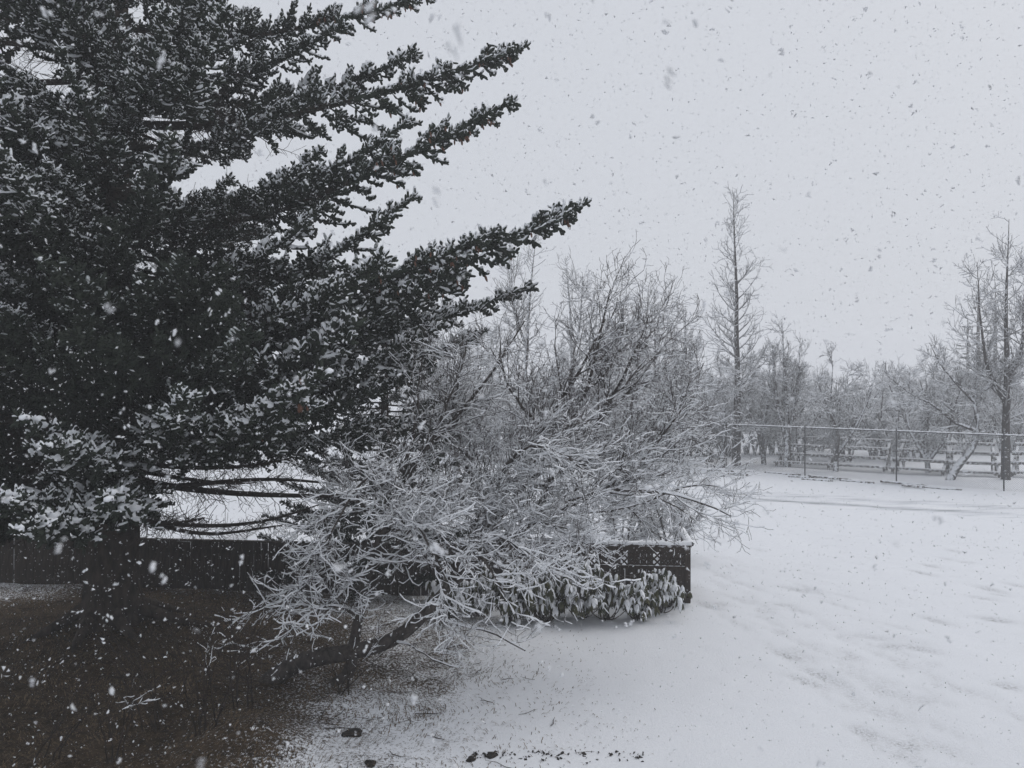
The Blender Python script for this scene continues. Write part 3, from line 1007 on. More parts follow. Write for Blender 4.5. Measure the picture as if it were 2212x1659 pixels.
# ------------------------------------------------------------------ bare trees of the background
def bare_tree(seed, stems, H, kind, n2, n3, thick=0.014, bark='far_bark'):
    """stems: list of polylines; returns trunk, crown, snow meshes"""
    g = np.random.default_rng(seed)
    P0 = np.array([np.stack([np.interp(np.linspace(0, 1, 14), np.linspace(0, 1, len(s)), np.array(s, float)[:, k]) for k in range(3)], 1) for s, r in stems])
    P0[:, 1:] += np.cumsum(g.normal(0, 0.013, P0[:, 1:].shape), 1) * (H / 12)
    R0 = np.array([r * (1 - np.linspace(0, 1, 14)) ** 1.15 + 0.012 for s, r in stems])
    tb = MB()
    tubes(tb, P0, R0, 9)
    trunk = tb.mesh('bare_trunk', M[bark])
    if kind == 'spire':
        n1 = int(H * 4.4 * (1 + 0.45 * (len(stems) - 1)))
        t = np.linspace(0.16, 0.985, n1) + g.normal(0, 0.006, n1)
        idx = np.zeros(n1, int) if len(stems) == 1 else g.integers(0, len(stems), n1)
        ln = (0.30 + 0.23 * H * (1 - t) ** 0.85 * smooth(0.05, 0.35, t)) * g.uniform(0.6, 1.1, n1)
        P1, R1 = grow(g, P0, R0, idx, t, ln, g.uniform(0.9, 1.2, n1), 8, (0, 0, 0.10), 0.08, 0.42, 0.010, 0.045)
    elif kind == 'plume':
        n1 = int(H * 7)
        t = g.uniform(0.22, 0.99, n1)
        idx = g.integers(0, len(stems), n1)
        ln = (0.25 + 0.24 * H * (1 - t) ** 0.8) * g.uniform(0.6, 1.1, n1)
        P1, R1 = grow(g, P0, R0, idx, t, ln, g.uniform(0.4, 0.75, n1), 8, (0, 0, 0.08), 0.12, 0.5, 0.010, 0.045)
    else:
        n1 = int(H * 8)
        t = g.uniform(0.14, 0.99, n1)
        idx = g.integers(0, len(stems), n1)
        ln = (0.35 + 0.26 * H * (1 - 0.6 * t)) * g.uniform(0.45, 1.0, n1)
        P1, R1 = grow(g, P0, R0, idx, t, ln, g.uniform(0.6, 1.2, n1), 8, (0, 0, 0.04), 0.2, 0.55, 0.010, 0.05)
    i2, t2 = pick(g, P1, n2, 0.2, 1.0)
    P2, R2 = grow(g, P1, R1, i2, t2, g.uniform(0.3, 1.05, n2) * min(1, H / 9), g.uniform(0.45, 0.95, n2), 5, (0, 0, 0.10), 0.18, 0.75, 0.008)
    i3, t3 = pick(g, P2, n3, 0.2, 1.0)
    P3, R3 = grow(g, P2, R2, i3, t3, g.uniform(0.12, 0.42, n3), g.uniform(0.5, 1.0, n3), 3, (0, 0, 0.10), 0.2, 0.8, 0.006)
    cb = MB()
    tubes(cb, P1, np.maximum(R1, thick), 4)
    tubes(cb, P2, np.maximum(R2, thick * 0.72), 3)
    tubes(cb, P3, np.maximum(R3, thick * 0.55), 3)
    crown = cb.mesh('bare_crown', M['hazy_frost_twig'])
    sb = MB()
    for P_, R_, w in ((P1, np.maximum(R1, thick), 0.9), (P2, np.maximum(R2, thick * 0.72), 0.9), (P3, np.maximum(R3, thick * 0.55), 0.75)):
        snow_on(sb, g, P_, R_, 3, wide=1.0, tall=1.3, base=0.0095, prob=w, minh=0.1)
    snow = sb.mesh('crown_snow', M['snow'])
    return trunk, crown, snow


def place_tree(name, meshes, label, loc, rotz=0, scale=1.0, group=None):
    o = thing(name, label, 'tree', loc, rotz, group, scale)
    link('trunk', meshes[0], o)
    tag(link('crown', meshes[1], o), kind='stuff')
    tag(link('snow_cover', meshes[2], o), kind='stuff')
    return o


def gpos(px, D):
    x = (px / 2.16 - 512) / FPX * D
    return (x, D, float(ground_z(x, D)))


SPIRE = bare_tree(51, [([(0, 0, -0.1), (0.1, 0, 5), (0.05, 0, 10), (-0.1, 0, 15.0)], 0.24)], 15.0, 'spire', 420, 1100, bark='tall_bark')
SPIRE2 = bare_tree(52, [([(0, 0, -0.1), (0.05, 0, 4), (0.0, 0, 8), (0.15, 0, 12.0)], 0.20), ([(0, 0, 3.5), (-0.9, 0.2, 5.2), (-1.5, 0, 7.5), (-1.7, 0, 10)], 0.10),
                        ([(0, 0, 4.2), (0.8, -0.2, 6), (1.1, 0, 8), (1.2, 0, 9.8)], 0.09)], 11.0, 'spire', 520, 1500, bark='tall_bark')
PLUME = bare_tree(53, [([(0, 0, -0.1), (0, 0, 2.5), (-0.2, 0, 5), (-0.3, 0, 8)], 0.20), ([(0, 0, 1.0), (0.5, 0.1, 3), (0.7, 0, 5), (0.9, 0, 7)], 0.13),
                       ([(0, 0, 1.2), (-0.5, 0.1, 3), (-0.9, 0, 5), (-1.0, 0, 6.6)], 0.12)], 8.0, 'plume', 430, 1100)
ROUND = bare_tree(54, [([(0, 0, -0.1), (0.2, 0, 1.8), (-0.1, 0.2, 3.8), (-0.4, 0, 6)], 0.14), ([(0, 0, 0.5), (0.9, 0.3, 2.2), (1.5, 0, 3.8), (2.2, 0, 5.4)], 0.11),
                       ([(0, 0, 0.6), (-0.8, -0.4, 2), (-1.5, 0, 3.5), (-2.2, 0.3, 4.9)], 0.10), ([(0, 0, 0.8), (0.2, -0.9, 2.2), (0.4, -1.5, 3.6), (0.3, -2.0, 5.2)], 0.10)],
                  6.2, 'round', 650, 2000)
CURVED = bare_tree(55, [([(0, 0, -0.1), (0.25, 0, 0.5), (1.15, 0, 1.6), (1.35, 0, 2.5), (1.1, 0, 4.0), (1.55, 0, 5.2), (1.9, 0, 6.6)], 0.20),
                        ([(1.3, 0, 2.3), (0.3, 0.1, 2.7), (-0.8, 0, 3.6), (-1.8, 0.1, 4.1), (-2.9, 0, 4.9)], 0.09),
                        ([(1.15, 0, 3.7), (0.3, 0, 4.6), (-0.4, 0, 5.4), (-0.9, 0, 6.4)], 0.08),
                        ([(1.2, 0, 3.9), (2.2, -0.1, 4.6), (3.0, 0, 5.6)], 0.07)], 5.5, 'round', 560, 1700)
FORK = bare_tree(56, [([(0, 0, -0.1), (0, 0, 5), (0.2, 0, 9.5), (0.6, 0, 13.5)], 0.20), ([(0.05, 0, 6.5), (-0.6, 0, 8.2), (-0.8, 0, 10.5), (-0.8, 0, 12.2)], 0.09)], 13.0, 'spire', 200, 360)
SHRUB = bare_tree(57, [([(0.22 * math.cos(a + 0.6), 0.22 * math.sin(a + 0.6), -0.05), (0.42 * math.cos(a), 0.42 * math.sin(a), 0.8), (0.8 * math.cos(a), 0.8 * math.sin(a), 1.6), (1.2 * math.cos(a), 1.2 * math.sin(a), 2.3)], 0.026)
                       for a in (0.2, 1.1, 2.0, 2.9, 3.8, 4.7, 5.6)], 2.4, 'round', 260, 900, 0.008)

NEAR = [
    ('poplar_tree', SPIRE, 1590, 42.8, 0.0, 1.0, 'tall slender bare tree with spire-like crown behind the wire fence'),
    ('bare_tree', SPIRE2, 2172, 36.2, 0.3, 1.0, 'large dark-trunked bare tree at the right edge beside the last fence post'),
    ('bare_tree', CURVED, 2050, 36.6, 0.0, 1.0, 'bare tree with an S-bent leaning trunk left of the large dark-trunked tree'),
    ('bare_tree', PLUME, 1700, 42.4, 0.4, 1.0, 'bushy upright bare tree right of the tall spire-shaped tree'),
    ('bare_tree', ROUND, 2005, 39.2, 2.0, 0.92, 'thin-trunked bare tree between the S-bent trunk and the third fence post'),
    ('bare_tree', ROUND, 1805, 40.2, 0.9, 0.95, 'spreading many-stemmed bare tree in front of the longest bleacher'),
    ('bare_tree', ROUND, 1650, 43.6, 3.6, 0.98, 'small bare tree with leaning stems between the spire tree and the bushy one'),
    ('bare_tree', ROUND, 1560, 42.0, 5.0, 0.92, 'crooked bare tree leaning left of the tall spire-shaped tree'),
    ('bare_tree', PLUME, 1475, 47.0, 1.9, 1.15, 'fine-twigged upright tree between the leaning tree and the spire tree'),
    ('bare_tree', FORK, 1135, 50.0, 0.0, 1.06, 'distant forked bare tree rising above the third long spruce bough'),
    ('bare_tree', FORK, 1237, 53.0, 2.3, 0.98, 'distant thin bare tree whose top stands behind the longest spruce bough tip'),
    ('bare_tree', SPIRE, 1416, 54.0, 1.2, 0.72, 'slim bare tree just right of the leaning tree, far behind it'),
    ('bare_tree', SPIRE, 1376, 57.0, 2.7, 0.70, 'slim hazy bare tree just above the right crown of the leaning tree'),
    ('bare_tree', ROUND, 985, 36.0, 1.2, 1.25, 'round bare tree half hidden behind the middle spruce boughs'),
    ('bare_tree', ROUND, 1300, 40.0, 2.7, 1.15, 'wide bare tree directly behind the crown of the leaning tree'),
]
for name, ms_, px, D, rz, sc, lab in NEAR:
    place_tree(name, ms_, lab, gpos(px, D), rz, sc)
for (px, D, rz, sc, lab) in ((1345, 20.5, 0.3, 0.82, 'bare shrub just behind the lattice screen, left of its far corner'),
                             (1455, 19.6, 1.9, 0.80, 'low bare shrub at the back right corner of the lattice screen'),
                             (1400, 23.0, 3.0, 0.85, 'farther bare shrub between the two shrubs behind the screen')):
    place_tree('bare_shrub', SHRUB, lab, gpos(px, D), rz, sc)

gw = np.random.default_rng(91)
TH = 'bare hazy tree of the thicket behind the bleachers'
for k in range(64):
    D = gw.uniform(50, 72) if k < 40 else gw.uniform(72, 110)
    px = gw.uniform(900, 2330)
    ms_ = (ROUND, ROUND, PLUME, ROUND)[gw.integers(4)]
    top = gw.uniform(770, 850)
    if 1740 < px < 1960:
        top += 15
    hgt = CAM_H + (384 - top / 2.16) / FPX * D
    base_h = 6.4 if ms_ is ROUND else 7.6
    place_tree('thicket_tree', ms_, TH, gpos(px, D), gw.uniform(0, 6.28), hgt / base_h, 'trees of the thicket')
UG = 'low hazy brush filling the foot of the thicket behind the bleachers'
for k in range(60):
    D = gw.uniform(44.5, 62)
    place_tree('thicket_bush', SHRUB, UG, gpos(gw.uniform(1000, 2330), D), gw.uniform(0, 6.28), gw.uniform(1.2, 2.1), 'brush of the thicket')
for px, D, hgt in ((2113, 84, 15.5), (2150, 92, 16.5), (2090, 98, 13.0)):
    o = thing('distant_spruce', 'distant spruce fading into the haze above the right thicket', 'tree', gpos(px, D), gw.uniform(0, 6), 'hazy spruces beyond the thicket', hgt / 8.4)
    link('trunk', bpy.data.meshes['young_spruce_trunk'], o)
    z, az = 0.6, gw.uniform(0, 6)
    while z < 8.1:
        az += 2.39996
        d_ = BOUGHS['short_a']
        put_bough(o, 'short_a', (0, 0, z), az=az, el=R(-4), length=1.9 * (1 - z / 8.6) + 0.25, snow='none')
        z += 0.22

# ------------------------------------------------------------------ wire fence
posts = [(729, 470), (815, 474.7), (907, 483), (1011, 492.8)]
PW = []
for x_, y_ in posts:
    D = CAM_H * FPX / (y_ - 384)
    PW.append(np.array([(x_ - 512) / FPX * D, D]))
PW = np.array(PW)
c_ = np.polyfit(PW[:, 0], PW[:, 1], 1)
step_x = (PW[-1, 0] - PW[0, 0]) / 3
fx = [PW[0, 0] + step_x * k for k in range(-4, 7)]
FP = np.array([[x, np.polyval(c_, x)] for x in fx])
FH = 2.42
fence = thing('wire_fence', 'tall chain-link fence with thin steel posts and a snow-lined top rail', 'fence', (FP[4, 0], FP[4, 1], 0))
FO = np.array([FP[4, 0], FP[4, 1], 0])
fdir = nrm(FP[1] - FP[0])
fang = math.atan2(fdir[1], fdir[0])
pm = MB()
tubes(pm, np.array([[[0, 0, -0.2], [0, 0, 1.2], [0, 0, FH - 0.02], [0, 0, FH + 0.03]]]), np.array([[0.031, 0.031, 0.031, 0.02]]), 8)
pme = pm.mesh('fence_post', M['steel'])
for p in FP:
    link('post', pme, fence, np.array([p[0], p[1], 0]) - FO)
seg = np.linalg.norm(FP[1] - FP[0])
rm = MB()
xs = np.linspace(0.04, seg - 0.04, 8)
tubes(rm, np.stack([xs, xs * 0, np.full(8, FH - 0.07)], 1)[None], np.full((1, 8), 0.026), 8)
rme = rm.mesh('fence_rail', M['steel'])
rs = MB()
xs = np.linspace(0.03, seg - 0.03, 60)
gq = np.random.default_rng(3)
tubes(rs, np.stack([xs, xs * 0, np.full(60, FH - 0.045)], 1)[None], gq.uniform(0.018, 0.034, (1, 60)), 6, rv=gq.uniform(0.015, 0.04, (1, 60)))
rsm = rs.mesh('rail_snow', M['snow'])
wm_ = MB()
pitch = 0.085
for sgn in (1, -1):
    for x0 in np.arange(-FH, seg + FH, pitch):
        z0, z1 = 0.03, FH - 0.09
        xa, xb = x0, x0 + sgn * (z1 - z0)
        # clip to the bay
        t0, t1 = 0.0, 1.0
        for lim, s_ in ((0.0, 1), (seg, -1)):
            da, db = (xa - lim) * s_, (xb - lim) * s_
            if da < 0 and db < 0:
                t0 = 2
            elif da < 0:
                t0 = max(t0, da / (da - db))
            elif db < 0:
                t1 = min(t1, da / (da - db))
        if t1 - t0 < 0.01:
            continue
        A_ = np.array([xa + (xb - xa) * t0, 0.004 * sgn, z0 + (z1 - z0) * t0])
        B_ = np.array([xa + (xb - xa) * t1, 0.004 * sgn, z0 + (z1 - z0) * t1])
        tubes(wm_, np.array([[A_, B_]]), np.full((1, 2), 0.0034), 3)
wme = wm_.mesh('wire_mesh', M['wire'])
for k in range(len(FP) - 1):
    loc = np.array([FP[k, 0], FP[k, 1], 0]) - FO
    link('top_rail', rme, fence, loc, (0, 0, fang))
    link('rail_snow', rsm, fence, loc, (0, 0, fang))
    link('wire_netting', wme, fence, loc, (0, 0, fang))

# ------------------------------------------------------------------ bleachers behind the fence
pk = {}


def plank_mesh(L, h, d):
    key = (round(L, 2), h, d)
    if key not in pk:
        b = MB()
        b.box((L / 2, 0, 0), (L, d, h))
        s_ = MB()
        xs = np.linspace(0.0, L, 22)
        g = np.random.default_rng(int(L * 100))
        tubes(s_, np.stack([xs, xs * 0, np.full(22, h / 2)], 1)[None], np.full((1, 22), d * 0.52), 6, rv=g.uniform(0.03, 0.055, (1, 22)))
        pk[key] = (b.mesh('bench_plank', M['bleacher_wood'], False), s_.mesh('plank_snow', M['snow']))
    return pk[key]


ROWS = [(0.0, 0.26, 0.10), (0.55, 0.66, 0.13), (1.15, 1.08, 0.15), (2.3, 1.46, 0.13)]


def bleacher(px0, px1, D0, D1, label):
    a_ = np.array([(px0 / 2.16 - 512) / FPX * D0, D0])
    b_ = np.array([(px1 / 2.16 - 512) / FPX * D1, D1])
    L = float(np.linalg.norm(b_ - a_))
    ang = math.atan2(b_[1] - a_[1], b_[0] - a_[0])
    o = thing('bleacher', label, 'bleacher', (a_[0], a_[1], 0), ang, 'bleachers behind the wire fence')
    for (dy, z_, h_) in ROWS:
        me, sn_ = plank_mesh(L, h_, 0.24)
        p = link('plank', me, o, (0, dy, z_))
        link('snow_cover', sn_, p)
    for x_ in (0.12, L / 2, L - 0.12) if L > 4.2 else (0.12, L - 0.12):
        f = MB()
        ln = math.hypot(2.3, 1.2)
        sl = math.atan2(1.2, 2.3)
        rot = np.array([[1, 0, 0], [0, math.cos(sl), -math.sin(sl)], [0, math.sin(sl), math.cos(sl)]])
        f.box((0, 1.15, 0.74), (0.10, ln, 0.15), rot)
        f.box((0, 2.2, 0.62), (0.09, 0.15, 1.5))
        f.box((0, 1.1, 0.44), (0.09, 0.14, 0.96))
        f.box((0, 0.0, 0.14), (0.09, 0.14, 0.30))
        link('end_frame', f.mesh('bleacher_frame', M['bleacher_wood'], False), o, (x_, 0, 0))
        s_ = MB()
        y_ = np.linspace(-0.05, 2.35, 10)
        tubes(s_, np.stack([y_ * 0, y_, 0.225 + 0.5217 * y_], 1)[None], np.full((1, 10), 0.07), 6, rv=np.full((1, 10), 0.05))
        link('snow_cover', s_.mesh('frame_snow', M['snow']), o, (x_, 0, 0))


bleacher(1672, 1915, 42.6, 39.6, 'longest snowy timber bleacher, directly right of the bushy upright tree')
bleacher(1922, 2042, 39.5, 37.9, 'short timber bleacher between the third fence post and the S-bent tree')
bleacher(2050, 2165, 37.8, 36.9, 'timber bleacher running from the S-bent trunk to the large dark trunk')
bleacher(2180, 2330, 37.6, 35.9, 'timber bleacher cut off by the right edge of the picture')
bleacher(1330, 1528, 47.5, 44.2, 'timber bleacher left of the spire tree, partly behind leaning tree twigs')

# ------------------------------------------------------------------ timbers lying by the fence
gt = np.random.default_rng(19)
for k, (px, py, L) in enumerate(((1560, 1018, 1.6), (1578, 1024, 1.5), (1592, 1027, 1.1), (1690, 1024, 1.8), (1730, 1031, 1.2), (1790, 1034, 2.0),
                                 (1850, 1040, 1.5), (1765, 1037, 1.4), (1950, 1047, 1.9), (1990, 1051, 1.2), (2035, 1055, 1.5), (1972, 1053, 0.9))):
    g = ground_at(px, py)
    b = MB()
    b.box((0, 0, 0), (L, 0.12, 0.08))
    o = link('timber_beam', b.mesh('timber', M['bleacher_wood'], False), None, (g[0], g[1], float(ground_z(g[0], g[1])) + 0.015 + (0.06 if k % 3 == 2 else 0)), (0, gt.normal() * 0.01, fang + gt.normal() * 0.08))
    tag(o, 'dark timber lying in the snow at the foot of the wire fence', 'timber', 'timbers along the wire fence')
    s_ = MB()
    xs = np.linspace(-L / 2 + 0.1, L / 2 - gt.uniform(0.1, 0.8), 14)
    tubes(s_, np.stack([xs, xs * 0, np.full(14, 0.045)], 1)[None], gt.uniform(0.04, 0.10, (1, 14)), 6, rv=gt.uniform(0.02, 0.05, (1, 14)))
    link('snow_cover', s_.mesh('timber_snow', M['snow']), o)

# ------------------------------------------------------------------ lattice screen and board fence
A2 = np.array([3.64, 15.95])
B2 = np.array([-11.8, 17.55])
fd = nrm(B2 - A2)
sang = math.atan2(-fd[1], -fd[0])          # local +x runs to the right
SL = 4.25
base = A2 + fd * SL
screen = thing('lattice_screen', 'dark brown timber screen with a lattice strip and a snow-lined cap', 'screen', (base[0], base[1], 0), sang)
HS = 1.21


def boxpart(name, parent, c, s, mat, rot=None):
    b = MB()
    b.box((0, 0, 0), s)
    return link(name, b.mesh(name, mat, False), parent, c, rot)


bm_ = {}
gl = np.random.default_rng(4)
nb = int(SL / 0.145)
for k in range(nb):
    w_ = SL / nb
    key = k % 3
    if key not in bm_:
        b = MB()
        b.box((0, 0, 0), (w_ - 0.008, 0.022 + 0.002 * key, 0.72))
        bm_[key] = b.mesh('screen_board', M['wood'], False)
    link('board', bm_[key], screen, (w_ * (k + 0.5), gl.normal() * 0.003, 0.355))
for x_ in (0.06, 1.05, 2.1, 3.15, SL - 0.06):
    boxpart('post', screen, (x_, 0.06, 0.585), (0.10, 0.085, 1.17), M['wood'])
boxpart('top_rail', screen, (SL / 2, -0.003, 1.115), (SL, 0.05, 0.13), M['wood'])
boxpart('middle_rail', screen, (SL / 2, -0.004, 0.735), (SL, 0.046, 0.07), M['wood'])
boxpart('cap_board', screen, (SL / 2, 0.02, 1.195), (SL + 0.05, 0.16, 0.028), M['wood'])
boxpart('corner_board', screen, (SL - 0.05, -0.032, 0.60), (0.11, 0.02, 1.16), M['wood'])
# lattice: two layers of diagonal slats, each a piece of its own
zl, zh = 0.765, 1.055
lm_ = {}
for sgn in (1, -1):
    b = MB()
    ln = (zh - zl) * math.sqrt(2)
    rot = np.array([[math.cos(sgn * math.pi / 4), 0, -math.sin(sgn * math.pi / 4)], [0, 1, 0], [math.sin(sgn * math.pi / 4), 0, math.cos(sgn * math.pi / 4)]])
    b.box((0, 0, 0), (ln + 0.03, 0.009, 0.034), rot)
    lm_[sgn] = b.mesh('lattice_slat', M['wood'], False)
    for x_ in np.arange(0.15, SL - 0.1, 0.135):
        link('slat', lm_[sgn], screen, (x_, 0.004 + 0.006 * sgn, (zl + zh) / 2))
# return side wall and low back wall
for k in range(11):
    boxpart('board', screen, (SL + 0.012, 0.15 + 0.145 * k, 0.56), (0.022, 0.137, 1.10), M['wood'])
boxpart('cap_board', screen, (SL + 0.012, 0.93, 1.185), (0.14, 1.66, 0.03), M['wood'])
gk = np.random.default_rng(15)
for k in range(29):
    if k in (2, 9, 10, 15, 20, 25):
        continue
    boxpart('board', screen, (0.08 + 0.145 * k, 1.66, 0.40), (0.137, 0.022, 0.80), M['dark_wood'])
for (x0, y0, x1, y1, z_) in ((0.0, 0.02, SL + 0.03, 0.02, 1.215), (SL + 0.012, 0.10, SL + 0.012, 1.75, 1.205)):
    s_ = MB()
    f_ = np.linspace(0, 1, 60)
    g = np.random.default_rng(6)
    tubes(s_, np.stack([x0 + (x1 - x0) * f_, y0 + (y1 - y0) * f_, np.full(60, z_)], 1)[None], g.uniform(0.07, 0.095, (1, 60)), 8, rv=g.uniform(0.04, 0.085, (1, 60)))
    link('snow_cap', s_.mesh('screen_snow', M['snow']), screen)

bf = thing('board_fence', 'low dark board fence running behind the big spruce trunk', 'fence', (B2[0], B2[1], 0), sang)
BL = np.linalg.norm(base - B2)
nb = int(BL / 0.16)
bmv = []
for key in range(4):
    b = MB()
    b.box((0, 0, 0), (0.150, 0.022 + 0.002 * key, 1.03 + 0.012 * key))
    bmv.append(b.mesh('fence_board', M['dark_wood'], False))
for k in range(nb):
    link('board', bmv[gk.integers(4)], bf, (0.08 + 0.16 * k, gk.normal() * 0.004, 0.54), (0, gk.normal() * 0.006, 0))
for k in range(7):
    boxpart('post', bf, (0.1 + k * (BL - 0.2) / 6, 0.065, 0.53), (0.10, 0.09, 1.06), M['dark_wood'])
for z_ in (0.28, 0.85):
    boxpart('rail', bf, (BL / 2, 0.036, z_), (BL, 0.038, 0.09), M['dark_wood'])
boxpart('cap_board', bf, (BL / 2, 0.01, 1.085), (BL, 0.13, 0.03), M['dark_wood'])

# ------------------------------------------------------------------ evergreen shrubs in front of the screen
def rhododendron(seed, w, h, stems, leaf=0.16):
    g = np.random.default_rng(seed)
    st, lf, sn_ = MB(), MB(), MB()
    P0 = []
    for k in range(stems):
        a = g.uniform(0, 6.28)
        rr = g.uniform(0.1, 1.0) * w
        tip = np.array([math.cos(a) * rr, math.sin(a) * rr * 0.55, h * g.uniform(0.45, 1.0) * (1 - 0.45 * (rr / w) ** 2)])
        f = np.linspace(0, 1, 7)[:, None]
        p = tip * f ** np.array([[0.8, 0.8, 1.25]]) + np.array([g.normal() * 0.05, g.normal() * 0.05, 0])
        p[1:] += np.cumsum(g.normal(0, 0.01, (6, 3)), 0)
        P0.append(p)
    P0 = np.array(P0)
    tubes(st, P0, np.linspace(0.011, 0.005, 7)[None].repeat(len(P0), 0), 5)
    # extra side shoots
    idx = np.repeat(np.arange(len(P0)), 2)
    P1, R1 = grow(g, P0, np.full(P0.shape[:2], 0.008), idx, g.uniform(0.35, 0.9, len(idx)), g.uniform(0.12, 0.28, len(idx)), 0.8, 4, (0, 0, 0.12), 0.1, 0.7, 0.004)
    tubes(st, P1, np.maximum(R1, 0.004), 4)
    tips = np.concatenate([P0[:, -1], P1[:, -1], P0[:, -2] * 0.7 + P0[:, -1] * 0.3])
    # drooping whorls of leaves
    for c in tips:
        nl = g.integers(7, 12)
        for j in range(nl):
            a = j * 6.283 / nl + g.normal() * 0.25
            out = np.array([math.cos(a), math.sin(a), 0])
            sd = np.array([-math.sin(a), math.cos(a), 0])
            L_ = leaf * g.uniform(0.8, 1.25)
            wd = L_ * 0.19
            dr = g.uniform(0.9, 1.45)
            pts = []
            for u_, ww in ((0.0, 0.25), (0.35, 1.0), (0.7, 0.95), (1.0, 0.1)):
                e = c + out * L_ * (0.75 * u_ - 0.35 * u_ * u_) - np.array([0, 0, 1]) * L_ * dr * u_ ** 1.5 * 0.85
                pts += [e - sd * wd * ww - np.array([0, 0, 0.25 * wd * ww]), e + sd * wd * ww - np.array([0, 0, 0.25 * wd * ww])]
            lf.add(pts, [[0, 1, 3, 2], [2, 3, 5, 4], [4, 5, 7, 6]])
            if g.random() < 0.38:
                up = np.array([0, 0, 0.010]) + out * 0.006
                sp_ = [pts[0] + up, pts[1] + up, pts[3] + up * 1.6, pts[2] + up * 1.6]
                e1, e2, e3 = pts[5] + up * 1.2, pts[4] + up * 1.2, (pts[6] + pts[7]) / 2 + up * 0.6
                sn_.add([pts[0], pts[1], pts[3], pts[2], *sp_, e1, e2, e3], [[4, 5, 6, 7], [0, 4, 7, 3], [1, 2, 6, 5], [7, 6, 8, 9]], [[9, 8, 10]])
        # a lump of snow on the crown of the whorl
        if g.random() < 0.12:
            k_ = np.linspace(0, 1, 4)
            r_ = g.uniform(0.025, 0.05)
            p = np.stack([c[0] + r_ * (k_ * 2 - 1), np.full(4, c[1]), np.full(4, c[2] + 0.008)], 1)
            tubes(sn_, p[None], np.array([[0.2, 0.9, 0.9, 0.2]]) * r_, 6, rv=np.array([[0.05, 0.32, 0.28, 0.05]]) * r_)
    return st.mesh('shrub_stems', M['dead_twig']), lf.mesh('shrub_leaves', M['leaf']), sn_.mesh('shrub_snow', M['snow'])


RH = [rhododendron(61, 0.70, 1.22, 26), rhododendron(62, 0.58, 1.05, 20), rhododendron(63, 0.80, 1.12, 30)]
for k, (px, py, v, rz, sc, lab) in enumerate((
        (1180, 1338, 2, 0.3, 1.0, 'leafy evergreen shrub below the screen, just right of the bare twigs'),
        (1255, 1330, 0, 1.7, 1.0, 'tallest leafy evergreen shrub in front of the lattice screen'),
        (1310, 1335, 1, 2.6, 1.0, 'open stemmed evergreen shrub in the middle of the lattice screen'),
        (1375, 1335, 2, 4.0, 0.85, 'dense low evergreen shrub with drooping leaves right of the open stemmed one'),
        (1425, 1322, 1, 5.2, 0.9, 'evergreen shrub beside the open right end of the row of shrubs'),
        (1446, 1312, 1, 0.9, 0.72, 'small evergreen shrub against the right corner of the screen'),
        (1105, 1335, 0, 3.1, 0.95, 'evergreen shrub under the drooping snowy twigs at the screen left end'),
        (1030, 1322, 2, 4.4, 0.9, 'shaded evergreen shrub behind the leaning trunk'),
        (970, 1330, 1, 2.2, 1.0, 'dark low evergreen shrub left of the leaning trunk'))):
    g = ground_at(px, py)
    o = thing('evergreen_shrub', lab, 'shrub', (g[0], g[1], float(ground_z(g[0], g[1]))), rz, 'evergreen shrubs along the screen', sc)
    link('stems', RH[v][0], o)
    tag(link('leaves', RH[v][1], o), kind='stuff')
    tag(link('snow_cover', RH[v][2], o), kind='stuff')

# ------------------------------------------------------------------ saplings and twigs at the bottom left
def sapling(seed, h, stems, spread, snowp, lean=(0, 0)):
    g = np.random.default_rng(seed)
    P0 = []
    for k in range(stems):
        a = g.uniform(0, 6.28)
        f = np.linspace(0, 1, 9)[:, None]
        tip = np.array([math.cos(a) * spread + lean[0], math.sin(a) * spread + lean[1], h * g.uniform(0.7, 1.0)])
        p = tip * f ** np.array([[1.3, 1.3, 0.95]]) + np.array([g.normal() * 0.08, g.normal() * 0.08, 0])
        p[1:] += np.cumsum(g.normal(0, 0.015, (8, 3)), 0)
        P0.append(p)
    P0 = np.array(P0)
    R0 = np.linspace(0.011, 0.003, 9)[None].repeat(len(P0), 0)
    n1 = stems * 6
    i_, t_ = pick(g, P0, n1, 0.3, 1.0)
    P1, R1 = grow(g, P0, R0, i_, t_, g.uniform(0.15, 0.5, n1), g.uniform(0.4, 0.9, n1), 6, (0, 0, 0.05), 0.2, 0.7, 0.0025)
    i1, t1 = i_, t_
    n2 = stems * 14
    i_, t_ = pick(g, P1, n2, 0.2, 1.0)
    P2, R2 = grow(g, P1, R1, i_, t_, g.uniform(0.05, 0.2, n2), g.uniform(0.5, 1.0, n2), 4, (0, 0, 0.05), 0.25, 0.8, 0.002)
    b, s_ = MB(), MB()
    for P_, R_ in ((P0, R0), (P1, R1), (P2, R2)):
        tubes(b, P_, np.maximum(R_, 0.003), 4)
    if snowp:
        white = np.arange(stems) < max(1, round(stems * snowp))
        w1 = white[i1] & (t1 > 0.5)
        w2 = w1[i_] & (t_ > 0.2)
        snow_on(s_, g, P0[white][:, 5:], R0[white][:, 5:], 3, base=0.0032, minh=0.0)
        snow_on(s_, g, P1[w1], np.maximum(R1, 0.003)[w1], 3, base=0.0032, minh=0.0)
        snow_on(s_, g, P2[w2], np.maximum(R2, 0.003)[w2], 3, base=0.003, minh=0.0)
    return b.mesh('sapling_stems', M['dead_twig']), (s_.mesh('sapling_snow', M['snow']) if snowp else None)


